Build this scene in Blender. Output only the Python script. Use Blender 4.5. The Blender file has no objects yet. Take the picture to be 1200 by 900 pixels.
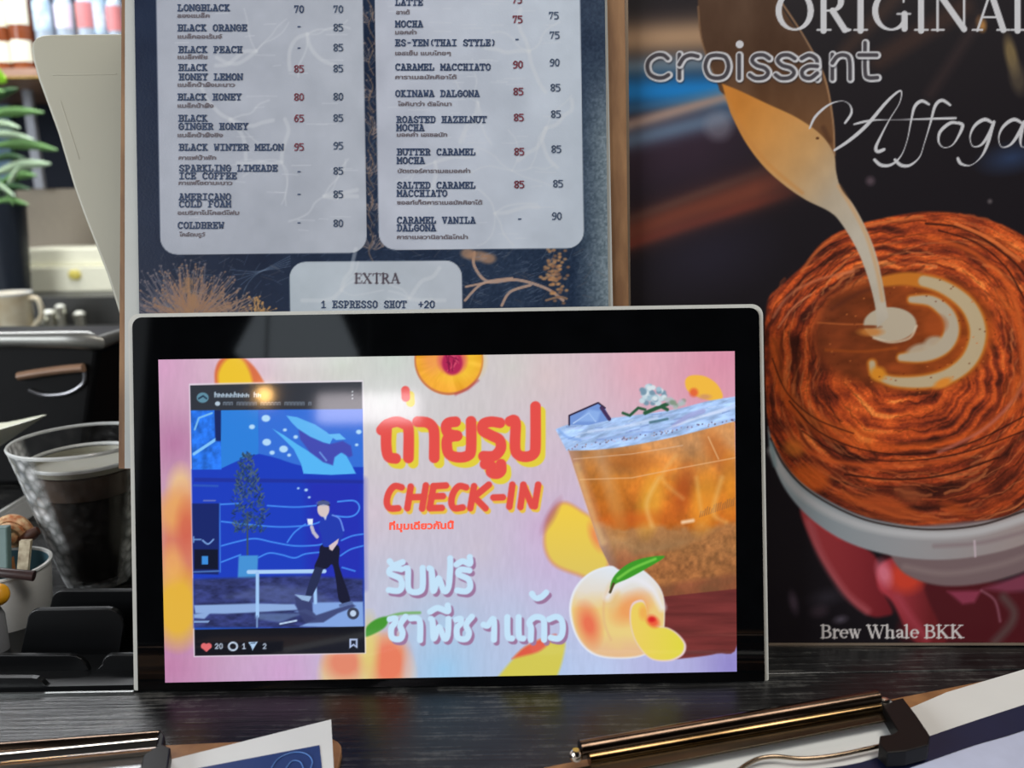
import bpy, bmesh, math, random
import numpy as np
from mathutils import Vector, Matrix

random.seed(7)
rng = np.random.default_rng(11)
SC = bpy.context.scene
COL = SC.collection

# ------------------------------------------------------------------ camera
CAM = Vector((0.0, 0.0, 1.331))
PITCH, ROLL, FPX = math.radians(12.0), math.radians(1.0), 1000.0
FW = Vector((0, math.cos(PITCH), -math.sin(PITCH)))
_up, _rt = Vector((0, math.sin(PITCH), math.cos(PITCH))), Vector((1, 0, 0))
RT = _rt * math.cos(ROLL) - _up * math.sin(ROLL)
UP = _rt * math.sin(ROLL) + _up * math.cos(ROLL)
cd = bpy.data.cameras.new('camera'); cam = bpy.data.objects.new('camera', cd); COL.objects.link(cam)
cd.sensor_width = 36.0; cd.lens = FPX * 36.0 / 1200.0
m3 = Matrix((RT, UP, -FW)).transposed()
cam.matrix_world = Matrix.Translation(CAM) @ m3.to_4x4()
cd.clip_start = 0.02
cd.dof.use_dof = True; cd.dof.focus_distance = 0.505; cd.dof.aperture_fstop = 7.5
SC.camera = cam

# ------------------------------------------------------------------ world, light, exposure
SC.view_settings.view_transform = 'Standard'; SC.view_settings.look = 'None'
SC.view_settings.exposure = 0.0; SC.view_settings.gamma = 1.0; SC.view_settings.use_curve_mapping = False
W = bpy.data.worlds.new('cafe_daylight'); SC.world = W; W.use_nodes = True
W.node_tree.nodes['Background'].inputs[0].default_value = (0.86, 0.93, 1.0, 1)
W.node_tree.nodes['Background'].inputs[1].default_value = 0.42

def area(name, loc, target, sx, sy, power, colour):
    l = bpy.data.lights.new(name, 'AREA'); l.shape = 'RECTANGLE'; l.size = sx; l.size_y = sy
    l.energy = power; l.color = colour
    o = bpy.data.objects.new(name, l); COL.objects.link(o); o.location = loc
    o.rotation_euler = (Vector(target) - Vector(loc)).to_track_quat('-Z', 'Y').to_euler()
    return o
area('window_daylight', (-2.6, -1.2, 2.2), (0, .55, 1.2), 1.8, 1.4, 84, (.93, .97, 1.0))
area('ceiling_panel_light', (0.7, 0.1, 2.75), (.3, .55, 1.1), 1.2, .6, 22, (1.0, .94, .86))
area('back_bar_light', (-1.5, 2.2, 2.85), (-1.6, 2.6, 1.0), 1.6, .8, 78, (.95, .97, 1.0))

# ------------------------------------------------------------------ geometry helpers
def ray(px, py):
    return FW + RT * ((px - 600) / FPX) - UP * ((py - 450) / FPX)
class Plane:
    def __init__(s, p, n): s.p = Vector(p); s.n = Vector(n).normalized()
    def at(s, px, py, off=0.0):
        r = ray(px, py); t = (s.p + s.n * off - CAM).dot(s.n) / r.dot(s.n)
        return CAM + r * t
    def grid(s, X, Y, off=0.0):
        R = (np.array(FW)[None] + np.array(RT)[None] * ((X.ravel() - 600) / FPX)[:, None]
             - np.array(UP)[None] * ((Y.ravel() - 450) / FPX)[:, None])
        n = np.array(s.n); t = float((s.p + s.n * off - CAM).dot(s.n)) / (R @ n)
        return np.array(CAM)[None] + R * t[:, None]
def depth(px, py, d):                     # a point at a true distance d along the view
    return CAM + ray(px, py) * d
def fwd(px, py, y):                       # a point at the world distance y
    r = ray(px, py); return CAM + r * (y / r.y)

ORG = {}
def prop(o, label=None, cat=None, group=None, kind=None):
    if label: o['label'] = label
    if cat: o['category'] = cat
    if group: o['group'] = group
    if kind: o['kind'] = kind
    return o
def thing(name, loc, label=None, cat=None, group=None, kind=None):
    o = bpy.data.objects.new(name, None); COL.objects.link(o); o.location = loc
    o.empty_display_size = .02
    ORG[o.name] = Vector(loc)
    return prop(o, label, cat, group, kind)
def mesh(name, V, F, mat, parent=None, smooth=False, org=None, bevel=0, seg=2, **kw):
    V = [Vector(v) for v in V]
    if org is None: org = ORG[parent.name] if parent else Vector((sum(v.x for v in V) / len(V), sum(v.y for v in V) / len(V), min(v.z for v in V)))
    me = bpy.data.meshes.new(name); me.from_pydata([v - org for v in V], [], F)
    bm = bmesh.new(); bm.from_mesh(me); bmesh.ops.recalc_face_normals(bm, faces=bm.faces); bm.to_mesh(me); bm.free()
    if mat: me.materials.append(mat)
    if smooth:
        me.shade_smooth(); me.set_sharp_from_angle(angle=math.radians(38))
    o = bpy.data.objects.new(name, me); COL.objects.link(o)
    if parent: o.parent = parent
    else: o.location = org
    ORG[o.name] = org
    if bevel:
        b = o.modifiers.new('bevel', 'BEVEL'); b.width = bevel; b.segments = seg; b.limit_method = 'ANGLE'; b.angle_limit = .6
    return prop(o, **kw)
class MB:
    def __init__(s): s.V = []; s.F = []
    def add(s, V, F):
        n = len(s.V); s.V += [Vector(v) for v in V]; s.F += [tuple(i + n for i in f) for f in F]; return s
    def box(s, a, b):
        x0, y0, z0 = a; x1, y1, z1 = b
        V = [(x, y, z) for x in (x0, x1) for y in (y0, y1) for z in (z0, z1)]
        return s.add(V, [(0, 1, 3, 2), (4, 6, 7, 5), (0, 4, 5, 1), (2, 3, 7, 6), (0, 2, 6, 4), (1, 5, 7, 3)])
    def prism(s, pts, d):                     # pts: a 3D outline, d: the extrusion vector
        n = len(pts); P = [Vector(p) for p in pts]; Q = [p + Vector(d) for p in P]
        return s.add(P + Q, [tuple(range(n)), tuple(range(2 * n - 1, n - 1, -1))] + [(i, i + n, (i + 1) % n + n, (i + 1) % n) for i in range(n)])
    def lathe(s, c, prof, n=32, close=False):         # prof: (radius, height)
        V = []; F = []
        for r, h in prof:
            for k in range(n):
                a = 2 * math.pi * k / n; V.append((c[0] + r * math.cos(a), c[1] + r * math.sin(a), c[2] + h))
        for j in range(len(prof) - 1):
            for k in range(n):
                a, b = j * n + k, j * n + (k + 1) % n; F.append((a, b, b + n, a + n))
        if prof[0][0] > 1e-4 and close: F.append(tuple(range(n)))
        if close: F.append(tuple(range((len(prof) - 1) * n, len(prof) * n)))
        return s.add(V, F)
    def tube(s, P, r, n=10, flat=1.0):
        P = [Vector(p) for p in P]; V = []; F = []; R = r if isinstance(r, (list, tuple)) else [r] * len(P)
        u = None
        for i, p in enumerate(P):
            t = (P[min(i + 1, len(P) - 1)] - P[max(i - 1, 0)]).normalized()
            if u is None: u = t.cross(Vector((0, 0, 1))); u = u if u.length > .1 else t.cross(Vector((1, 0, 0)))
            u = (u - t * u.dot(t)).normalized(); w = t.cross(u)
            for k in range(n):
                a = 2 * math.pi * k / n; V.append(p + u * math.cos(a) * R[i] + w * math.sin(a) * R[i] * flat)
        for i in range(len(P) - 1):
            for k in range(n):
                a, b = i * n + k, i * n + (k + 1) % n; F.append((a, b, b + n, a + n))
        F += [tuple(range(n)), tuple(range((len(P) - 1) * n, len(P) * n))]
        return s.add(V, F)
    def ball(s, c, r, n=14, sc=(1, 1, 1)):
        V = []; F = []; m = n // 2
        for j in range(1, m):
            for k in range(n):
                t = math.pi * j / m; a = 2 * math.pi * k / n
                V.append((c[0] + r * sc[0] * math.sin(t) * math.cos(a), c[1] + r * sc[1] * math.sin(t) * math.sin(a), c[2] + r * sc[2] * math.cos(t)))
        for j in range(m - 2):
            for k in range(n):
                a, b = j * n + k, j * n + (k + 1) % n; F.append((a, b, b + n, a + n))
        F += [tuple(range(n)), tuple(range((m - 2) * n, (m - 1) * n))]
        return s.add(V, F)
    def build(s, name, mat, parent=None, **kw): return mesh(name, s.V, s.F, mat, parent, **kw)
def crv(P, n=8, closed=False):              # catmull-rom through P
    P = [tuple(map(float, p)) for p in P]; N = len(P); out = []
    for i in range(N if closed else N - 1):
        a, b, c, d = (P[(i - 1) % N], P[i], P[(i + 1) % N], P[(i + 2) % N]) if closed else (P[max(i - 1, 0)], P[i], P[i + 1], P[min(i + 2, N - 1)])
        for k in range(n):
            t = k / n; out.append(tuple(.5 * (2 * q + (r - p) * t + (2 * p - 5 * q + 4 * r - s_) * t * t + (3 * q - p - 3 * r + s_) * t ** 3) for p, q, r, s_ in zip(a, b, c, d)))
    if not closed: out.append(P[-1])
    return out
def rrect(x0, y0, x1, y1, r, n=6, k=0.0):     # rounded outline in pixels; r per corner TL TR BR BL
    r = r if isinstance(r, (list, tuple)) else [r] * 4; out = []
    for (cx, cy, a0), q in zip(((x0 + r[0], y0 + r[0], 180), (x1 - r[1], y0 + r[1], 270), (x1 - r[2], y1 - r[2], 0), (x0 + r[3], y1 - r[3], 90)), r):
        for i in range(n + 1):
            a = math.radians(a0 + 90 * i / n); out.append((cx + q * math.cos(a), cy + q * math.sin(a)))
    return out
def spin(pts, cx, cy, deg):
    c, s = math.cos(math.radians(deg)), math.sin(math.radians(deg))
    return [(cx + (x - cx) * c - (y - cy) * s, cy + (x - cx) * s + (y - cy) * c) for x, y in pts]

# ------------------------------------------------------------------ materials
def lin(c):
    c = np.asarray(c, float) / 255.0
    return np.where(c <= .04045, c / 12.92, ((c + .055) / 1.055) ** 2.4)
def mat(name, rgb, rough=.5, metal=0.0, var=.12, scale=60, bump=0.0, stretch=(1, 1, 1), rgb2=None, coat=0, emit=0, alpha=1, trans=0, spec=.5, ior=1.45):
    m = bpy.data.materials.new(name); m.use_nodes = True; nt = m.node_tree; b = nt.nodes['Principled BSDF']
    c = lin(rgb); d = lin(rgb2) if rgb2 is not None else c * (1 - var)
    tc = nt.nodes.new('ShaderNodeTexCoord'); mp = nt.nodes.new('ShaderNodeMapping'); mp.inputs['Scale'].default_value = stretch
    nz = nt.nodes.new('ShaderNodeTexNoise'); nz.inputs['Scale'].default_value = scale; nz.inputs['Detail'].default_value = 4
    rp = nt.nodes.new('ShaderNodeValToRGB'); rp.color_ramp.elements[0].position = .32; rp.color_ramp.elements[1].position = .68
    rp.color_ramp.elements[0].color = (*d, 1); rp.color_ramp.elements[1].color = (*c, 1)
    L = nt.links.new; L(tc.outputs['Object'], mp.inputs[0]); L(mp.outputs[0], nz.inputs['Vector']); L(nz.outputs[0], rp.inputs[0]); L(rp.outputs[0], b.inputs['Base Color'])
    b.inputs['Roughness'].default_value = rough; b.inputs['Metallic'].default_value = metal
    b.inputs['Coat Weight'].default_value = coat; b.inputs['Coat Roughness'].default_value = .05
    b.inputs['Specular IOR Level'].default_value = spec; b.inputs['IOR'].default_value = ior
    b.inputs['Alpha'].default_value = alpha; b.inputs['Transmission Weight'].default_value = trans
    if emit: L(rp.outputs[0], b.inputs['Emission Color']); b.inputs['Emission Strength'].default_value = emit
    if bump:
        bp = nt.nodes.new('ShaderNodeBump'); bp.inputs['Strength'].default_value = bump; bp.inputs['Distance'].default_value = .002
        L(nz.outputs[0], bp.inputs['Height']); L(bp.outputs[0], b.inputs['Normal'])
    return m
def print_mat(name, rough=.45, emit=0.0, coat=0.0, coat_rough=.1, spec=.5, bump=0.0):
    m = bpy.data.materials.new(name); m.use_nodes = True; nt = m.node_tree; b = nt.nodes['Principled BSDF']
    a = nt.nodes.new('ShaderNodeAttribute'); a.attribute_name = 'print'
    if emit:
        b.inputs['Base Color'].default_value = (.004, .004, .005, 1)
        nt.links.new(a.outputs['Color'], b.inputs['Emission Color']); b.inputs['Emission Strength'].default_value = emit
    else: nt.links.new(a.outputs['Color'], b.inputs['Base Color'])
    b.inputs['Roughness'].default_value = rough; b.inputs['Coat Weight'].default_value = coat; b.inputs['Coat Roughness'].default_value = coat_rough
    b.inputs['Specular IOR Level'].default_value = spec
    if bump:
        nz = nt.nodes.new('ShaderNodeTexNoise'); tc = nt.nodes.new('ShaderNodeTexCoord'); nz.inputs['Scale'].default_value = 700
        bp = nt.nodes.new('ShaderNodeBump'); bp.inputs['Strength'].default_value = bump; bp.inputs['Distance'].default_value = .0005
        nt.links.new(tc.outputs['Object'], nz.inputs['Vector']); nt.links.new(nz.outputs[0], bp.inputs['Height']); nt.links.new(bp.outputs[0], b.inputs['Normal'])
    return m

# ------------------------------------------------------------------ a flat print: a fine mesh whose points carry ink colours
def vnoise(X, Y, seed=0, octs=4):
    r = np.random.default_rng(seed); T = r.random((64, 64)); out = np.zeros_like(X, float); amp = 1; tot = 0
    for o in range(octs):
        x, y = X * 2 ** o + 13.7 * o, Y * 2 ** o + 7.1 * o
        i, j = np.floor(x).astype(int), np.floor(y).astype(int); fx, fy = x - i, y - j
        fx, fy = fx * fx * (3 - 2 * fx), fy * fy * (3 - 2 * fy)
        g = lambda a, b: T[a % 64, b % 64]
        out += amp * ((g(i, j) * (1 - fx) + g(i + 1, j) * fx) * (1 - fy) + (g(i, j + 1) * (1 - fx) + g(i + 1, j + 1) * fx) * fy)
        tot += amp; amp *= .5
    return out / tot
class Print:
    def __init__(s, quad, step, base):
        (ax, ay), (bx, by), (cx, cy), (dx, dy) = quad
        s.nx = int(math.hypot(bx - ax, by - ay) / step) + 1; s.ny = int(math.hypot(dx - ax, dy - ay) / step) + 1
        U, V = np.meshgrid(np.linspace(0, 1, s.nx), np.linspace(0, 1, s.ny))
        s.X = ax * (1 - U) * (1 - V) + bx * U * (1 - V) + cx * U * V + dx * (1 - U) * V
        s.Y = ay * (1 - U) * (1 - V) + by * U * (1 - V) + cy * U * V + dy * (1 - U) * V
        s.C = np.zeros((s.ny, s.nx, 3)); s.C[:] = base
    def box(s, x0, y0, x1, y1):
        M = (s.X >= x0) & (s.X <= x1) & (s.Y >= y0) & (s.Y <= y1)
        r = np.where(M.any(1))[0]; c = np.where(M.any(0))[0]
        return None if len(r) == 0 else (slice(r[0], r[-1] + 1), slice(c[0], c[-1] + 1))
    def put(s, sl, cov, col):
        if callable(col): col = col(s.X[sl], s.Y[sl])
        s.C[sl] = s.C[sl] * (1 - cov[..., None]) + np.asarray(col, float) * cov[..., None]
    def segs(s, X, Y, P, w=None):
        D = np.full(X.shape, 1e9)
        for i in range(len(P) - 1):
            (ax, ay), (bx, by) = P[i][:2], P[i + 1][:2]; ux, uy = bx - ax, by - ay; q = ux * ux + uy * uy + 1e-9
            t = np.clip(((X - ax) * ux + (Y - ay) * uy) / q, 0, 1)
            d = np.hypot(X - ax - t * ux, Y - ay - t * uy)
            if w is not None: d = d - (w[i] * (1 - t) + w[i + 1] * t) / 2
            D = np.minimum(D, d)
        return D
    def stroke(s, P, w, col, soft=1.0, a=1.0, ring=None):
        W_ = list(w) if isinstance(w, (list, tuple, np.ndarray)) else [w] * len(P); mx = max(W_) / 2 + soft + 2
        xs = [p[0] for p in P]; ys = [p[1] for p in P]; sl = s.box(min(xs) - mx, min(ys) - mx, max(xs) + mx, max(ys) + mx)
        if sl is None: return
        d = s.segs(s.X[sl], s.Y[sl], P, W_)
        if ring: d = np.abs(d + ring / 2) - ring / 2
        s.put(sl, np.clip(.5 - d / soft, 0, 1) * a, col)
    def poly(s, P, col, soft=1.0, a=1.0):
        xs = [p[0] for p in P]; ys = [p[1] for p in P]; sl = s.box(min(xs) - soft - 1, min(ys) - soft - 1, max(xs) + soft + 1, max(ys) + soft + 1)
        if sl is None: return
        X, Y = s.X[sl], s.Y[sl]; ins = np.zeros(X.shape, bool)
        for i in range(len(P)):
            (ax, ay), (bx, by) = P[i][:2], P[(i + 1) % len(P)][:2]
            if ay == by: continue
            ins ^= ((ay > Y) != (by > Y)) & (X < (bx - ax) * (Y - ay) / (by - ay) + ax)
        d = s.segs(X, Y, list(P) + [P[0]]); d = np.where(ins, -d, d)
        s.put(sl, np.clip(.5 - d / soft, 0, 1) * a, col)
    def ell(s, cx, cy, rx, ry, col, soft=1.0, a=1.0, rot=0):
        m = max(rx, ry) + soft + 2; sl = s.box(cx - m, cy - m, cx + m, cy + m)
        if sl is None: return
        c, q = math.cos(math.radians(rot)), math.sin(math.radians(rot)); X, Y = s.X[sl] - cx, s.Y[sl] - cy
        u, v = X * c + Y * q, -X * q + Y * c; k = np.hypot(u / rx, v / ry)
        s.put(sl, np.clip(.5 - (k - 1) * min(rx, ry) / soft, 0, 1) * a, col)
    def idw(s, pts, p=2.5, eps=30):
        num = 0; den = 0
        for x, y, c in pts:
            w = 1 / (np.hypot(s.X - x, s.Y - y) + eps) ** p; num = num + w[..., None] * np.array(c, float); den = den + w
        s.C[:] = num / den[..., None]
    def grain(s, amt, sx, sy, seed, oct=3):
        s.C *= (1 + (vnoise(s.X / sx, s.Y / sy, seed, oct) - .5) * amt)[..., None]
    def build(s, name, plane, off, m, parent, **kw):
        P = plane.grid(s.X, s.Y, off) - np.array(ORG[parent.name]); n = s.nx * s.ny
        me = bpy.data.meshes.new(name); me.vertices.add(n); me.vertices.foreach_set('co', P.ravel())
        I = np.arange(n).reshape(s.ny, s.nx); Q = np.stack([I[1:, :-1], I[1:, 1:], I[:-1, 1:], I[:-1, :-1]], -1).reshape(-1, 4)
        me.loops.add(Q.size); me.loops.foreach_set('vertex_index', Q.ravel()); me.polygons.add(len(Q)); me.polygons.foreach_set('loop_start', np.arange(len(Q)) * 4)
        me.update(calc_edges=True)
        at = me.color_attributes.new('print', 'FLOAT_COLOR', 'POINT')
        col = np.ones((n, 4)); col[:, :3] = lin(np.clip(s.C, 0, 255)).reshape(-1, 3); at.data.foreach_set('color', col.ravel())
        me.materials.append(m); o = bpy.data.objects.new(name, me); COL.objects.link(o); o.parent = parent; ORG[o.name] = ORG[parent.name]
        return prop(o, **kw)

# ------------------------------------------------------------------ planes of the place
DISPLAY = Plane(CAM + FW * .50, -FW)
BZ = DISPLAY.at(530, 805).z                       # top of the counter
COUNTER = Plane((0, 0, BZ), (0, 0, 1))
MENU = Plane(CAM + FW * .530, -FW)
_b = COUNTER.at(1050, 756.5)
POSTER = Plane(_b, Matrix.Rotation(math.radians(-3), 3, 'Z') @ -FW)
CREAM = Plane(CAM + FW * .575, -FW)

# ------------------------------------------------------------------ the setting
wallm = mat('dark_wall_paint', (38, 44, 58), .8, scale=4)
floorm = mat('grey_floor', (80, 74, 70), .5, scale=3, bump=.2)
mesh('floor', [(-5, -4, 0), (5, -4, 0), (5, 5, 0), (-5, 5, 0)], [(0, 1, 2, 3)], floorm, kind='structure')
MB().box((-5, 3.3, 0), (5, 3.4, 3.2)).build('wall_back', wallm, kind='structure')
MB().box((-5, -4, 3.2), (5, 3.4, 3.3)).build('ceiling', mat('dark_ceiling', (46, 46, 50), .9, scale=3), kind='structure')

MB().box((-2.2, -4.1, 0), (5, -4, 3.2)).build('unseen_wall_behind_viewer', mat('unseen_wall_deep_grey', (30, 30, 33), .9, scale=3), kind='structure')  # unseen dark wall, added to dim the reflections in the black glass
# the counter with its dark stained boards
cm = bpy.data.materials.new('black_stained_wood'); cm.use_nodes = True; nt = cm.node_tree; L = nt.links.new; b = nt.nodes['Principled BSDF']
tc = nt.nodes.new('ShaderNodeTexCoord'); mp = nt.nodes.new('ShaderNodeMapping'); mp.inputs['Scale'].default_value = (16, 420, 40)
n1 = nt.nodes.new('ShaderNodeTexNoise'); n1.inputs['Scale'].default_value = 1; n1.inputs['Detail'].default_value = 8; n1.inputs['Roughness'].default_value = .65
n2 = nt.nodes.new('ShaderNodeTexNoise'); n2.inputs['Scale'].default_value = 26; n2.inputs['Detail'].default_value = 9; n2.inputs['Roughness'].default_value = .75
mx = nt.nodes.new('ShaderNodeMath'); mx.operation = 'MULTIPLY'
rp = nt.nodes.new('ShaderNodeValToRGB'); e = rp.color_ramp.elements
e[0].position = .16; e[0].color = (*lin((10, 10, 11)), 1); e[1].position = .38; e[1].color = (*lin((72, 72, 70)), 1)
x_ = e.new(.27); x_.color = (*lin((27, 28, 29)), 1)
L(tc.outputs['Object'], mp.inputs[0]); L(mp.outputs[0], n1.inputs['Vector']); L(tc.outputs['Object'], n2.inputs['Vector'])
L(n1.outputs[0], mx.inputs[0]); L(n2.outputs[0], mx.inputs[1]); L(mx.outputs[0], rp.inputs[0]); L(rp.outputs[0], b.inputs['Base Color'])
bp = nt.nodes.new('ShaderNodeBump'); bp.inputs['Strength'].default_value = .45; bp.inputs['Distance'].default_value = .0006
L(n1.outputs[0], bp.inputs['Height']); L(bp.outputs[0], b.inputs['Normal']); b.inputs['Roughness'].default_value = .24; b.inputs['Specular IOR Level'].default_value = .3
ct = thing('bar_counter', (0, .6, 0), 'black stained wooden counter under the screen and the clipboards', 'counter')
yj = COUNTER.at(300, 811).y - .004
kb = 0
for y0, y1 in ((.10, .33), (.3305, .4605), (.461, .60), (.6005, .74), (.7405, .88), (.8805, 1.02)):
    o = MB().box((-1.2, y0, BZ - .03), (1.4, y1, BZ - (0.0003 if kb % 2 else 0))).build('board', cm, ct, bevel=.0006, seg=1); kb += 1
MB().box((-1.18, .16, 0), (1.38, .98, BZ - .031)).build('front_panel', mat('dark_panel', (30, 28, 27), .6), ct)
steel = mat('brushed_steel', (190, 192, 190), .25, 1.0, scale=200, stretch=(1, 20, 1))
tl, tr = COUNTER.at(-160, 818), COUNTER.at(154, 815.5)
MB().box((tl.x, tl.y - .0004, BZ - .001), (tr.x, tl.y + .0012, BZ + .0012)).build('edge_strip', steel, ct, label='thin pale metal strip set in the counter')

# ------------------------------------------------------------------ stroke alphabet of a slab typewriter face
SLAB = dict(A="10 48 70,23 63,00 30,50 80,28 48", B="00 60 71 73 64 24,64 75 77 68 08,20 28", C="71 50 30 12 16 38 58 76 78", D="00 50 72 76 58 08,20 28",
    E="00 70 72,08 78 76,20 28,24 54,53 55", F="08 78 76,20 28,24 54,00 40", G="74 71 50 30 12 16 38 58 76,44 84", H="20 28,60 68,24 64,00 30,08 38,50 80,58 88",
    I="40 48,10 70,18 78", K="20 28,24 68,34 70,00 30,08 38,58 78,60 80", L="20 28,08 48,00 70 73", M="10 18 43 78 70,00 30,08 18,78 88,60 80",
    N="10 18 70 78,00 30,08 18,68 88", O="30 12 16 38 58 76 72 50 30", P="20 28,08 58 76 75 53 23,00 40", R="20 28,08 58 76 75 54 24,54 70 80,00 40",
    S="12 11 30 60 72 63 25 16 27 38 58 77 76", T="40 48,08 88,08 06,88 86,20 60", U="18 12 30 50 72 78,08 38,58 88", V="18 40 78,08 38,58 88",
    W="18 20 45 60 78,08 28,68 88", X="10 78,18 70,00 30,50 80,08 38,58 88", Y="18 44 78,44 40,08 38,58 88,20 60", Z="16 18 78 10 70 72")
SLAB.update({'0': "30 12 16 38 58 76 72 50 30", '1': "16 48 40,10 70", '2': "16 38 58 76 75 10 70", '3': "18 58 76 75 54 34,54 73 71 50 10", '5': "78 18 15 55 73 71 50 10",
    '6': "78 48 26 14 12 30 50 72 73 55 35 13", '7': "16 18 78 30", '8': "34 16 17 38 58 77 76 54 34 12 11 30 50 71 72 54", '9': "10 50 73 77 58 38 16 15 34 74", '+': "41 47,14 74", '-': "24 64", '(': "68 46 42 60", ')': "28 46 42 20"})
def slab(mb, plane, off, txt, x, y, adv, h, w, slope=0.0):        # x, y: left end of the baseline in pixels
    for i, ch in enumerate(txt):
        if ch == ' ' or ch not in SLAB: continue
        for pl in SLAB[ch].split(','):
            P = [(x + adv * (i + .04 + int(p[0]) / 8 * .86), y - h * int(p[1]) / 8 + slope * adv * i) for p in pl.split()]
            for (ax, ay), (bx, by) in zip(P, P[1:]):
                l = math.hypot(bx - ax, by - ay) or 1; ux, uy = (bx - ax) / l * w / 2, (by - ay) / l * w / 2
                q = [(ax - ux * .7 + uy, ay - uy * .7 - ux), (bx + ux * .7 + uy, by + uy * .7 - ux), (bx + ux * .7 - uy, by + uy * .7 + ux), (ax - ux * .7 - uy, ay - uy * .7 + ux)]
                mb.add([plane.at(a, c, off) for a, c in q], [(0, 1, 2, 3)])
def thai(mb, plane, off, txt, x, y, width, h, bold=.02, sx=0.0):
    c = bpy.data.curves.new('t', 'FONT'); c.body = txt; c.offset = bold; c.resolution_u = 2
    o = bpy.data.objects.new('t', c); COL.objects.link(o); bpy.context.view_layer.update()
    me = bpy.data.meshes.new_from_object(o.evaluated_get(bpy.context.evaluated_depsgraph_get()))
    vs = [v.co for v in me.vertices]; x0 = min(v.x for v in vs); x1 = max(v.x for v in vs)
    V = [plane.at(x + (v.x - x0) / (x1 - x0) * width, y - v.y * h / .75 - (v.x - x0) / (x1 - x0) * sx, off) for v in vs]
    mb.add(V, [tuple(p.vertices) for p in me.polygons])
    bpy.data.objects.remove(o); bpy.data.curves.remove(c); bpy.data.meshes.remove(me)

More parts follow.
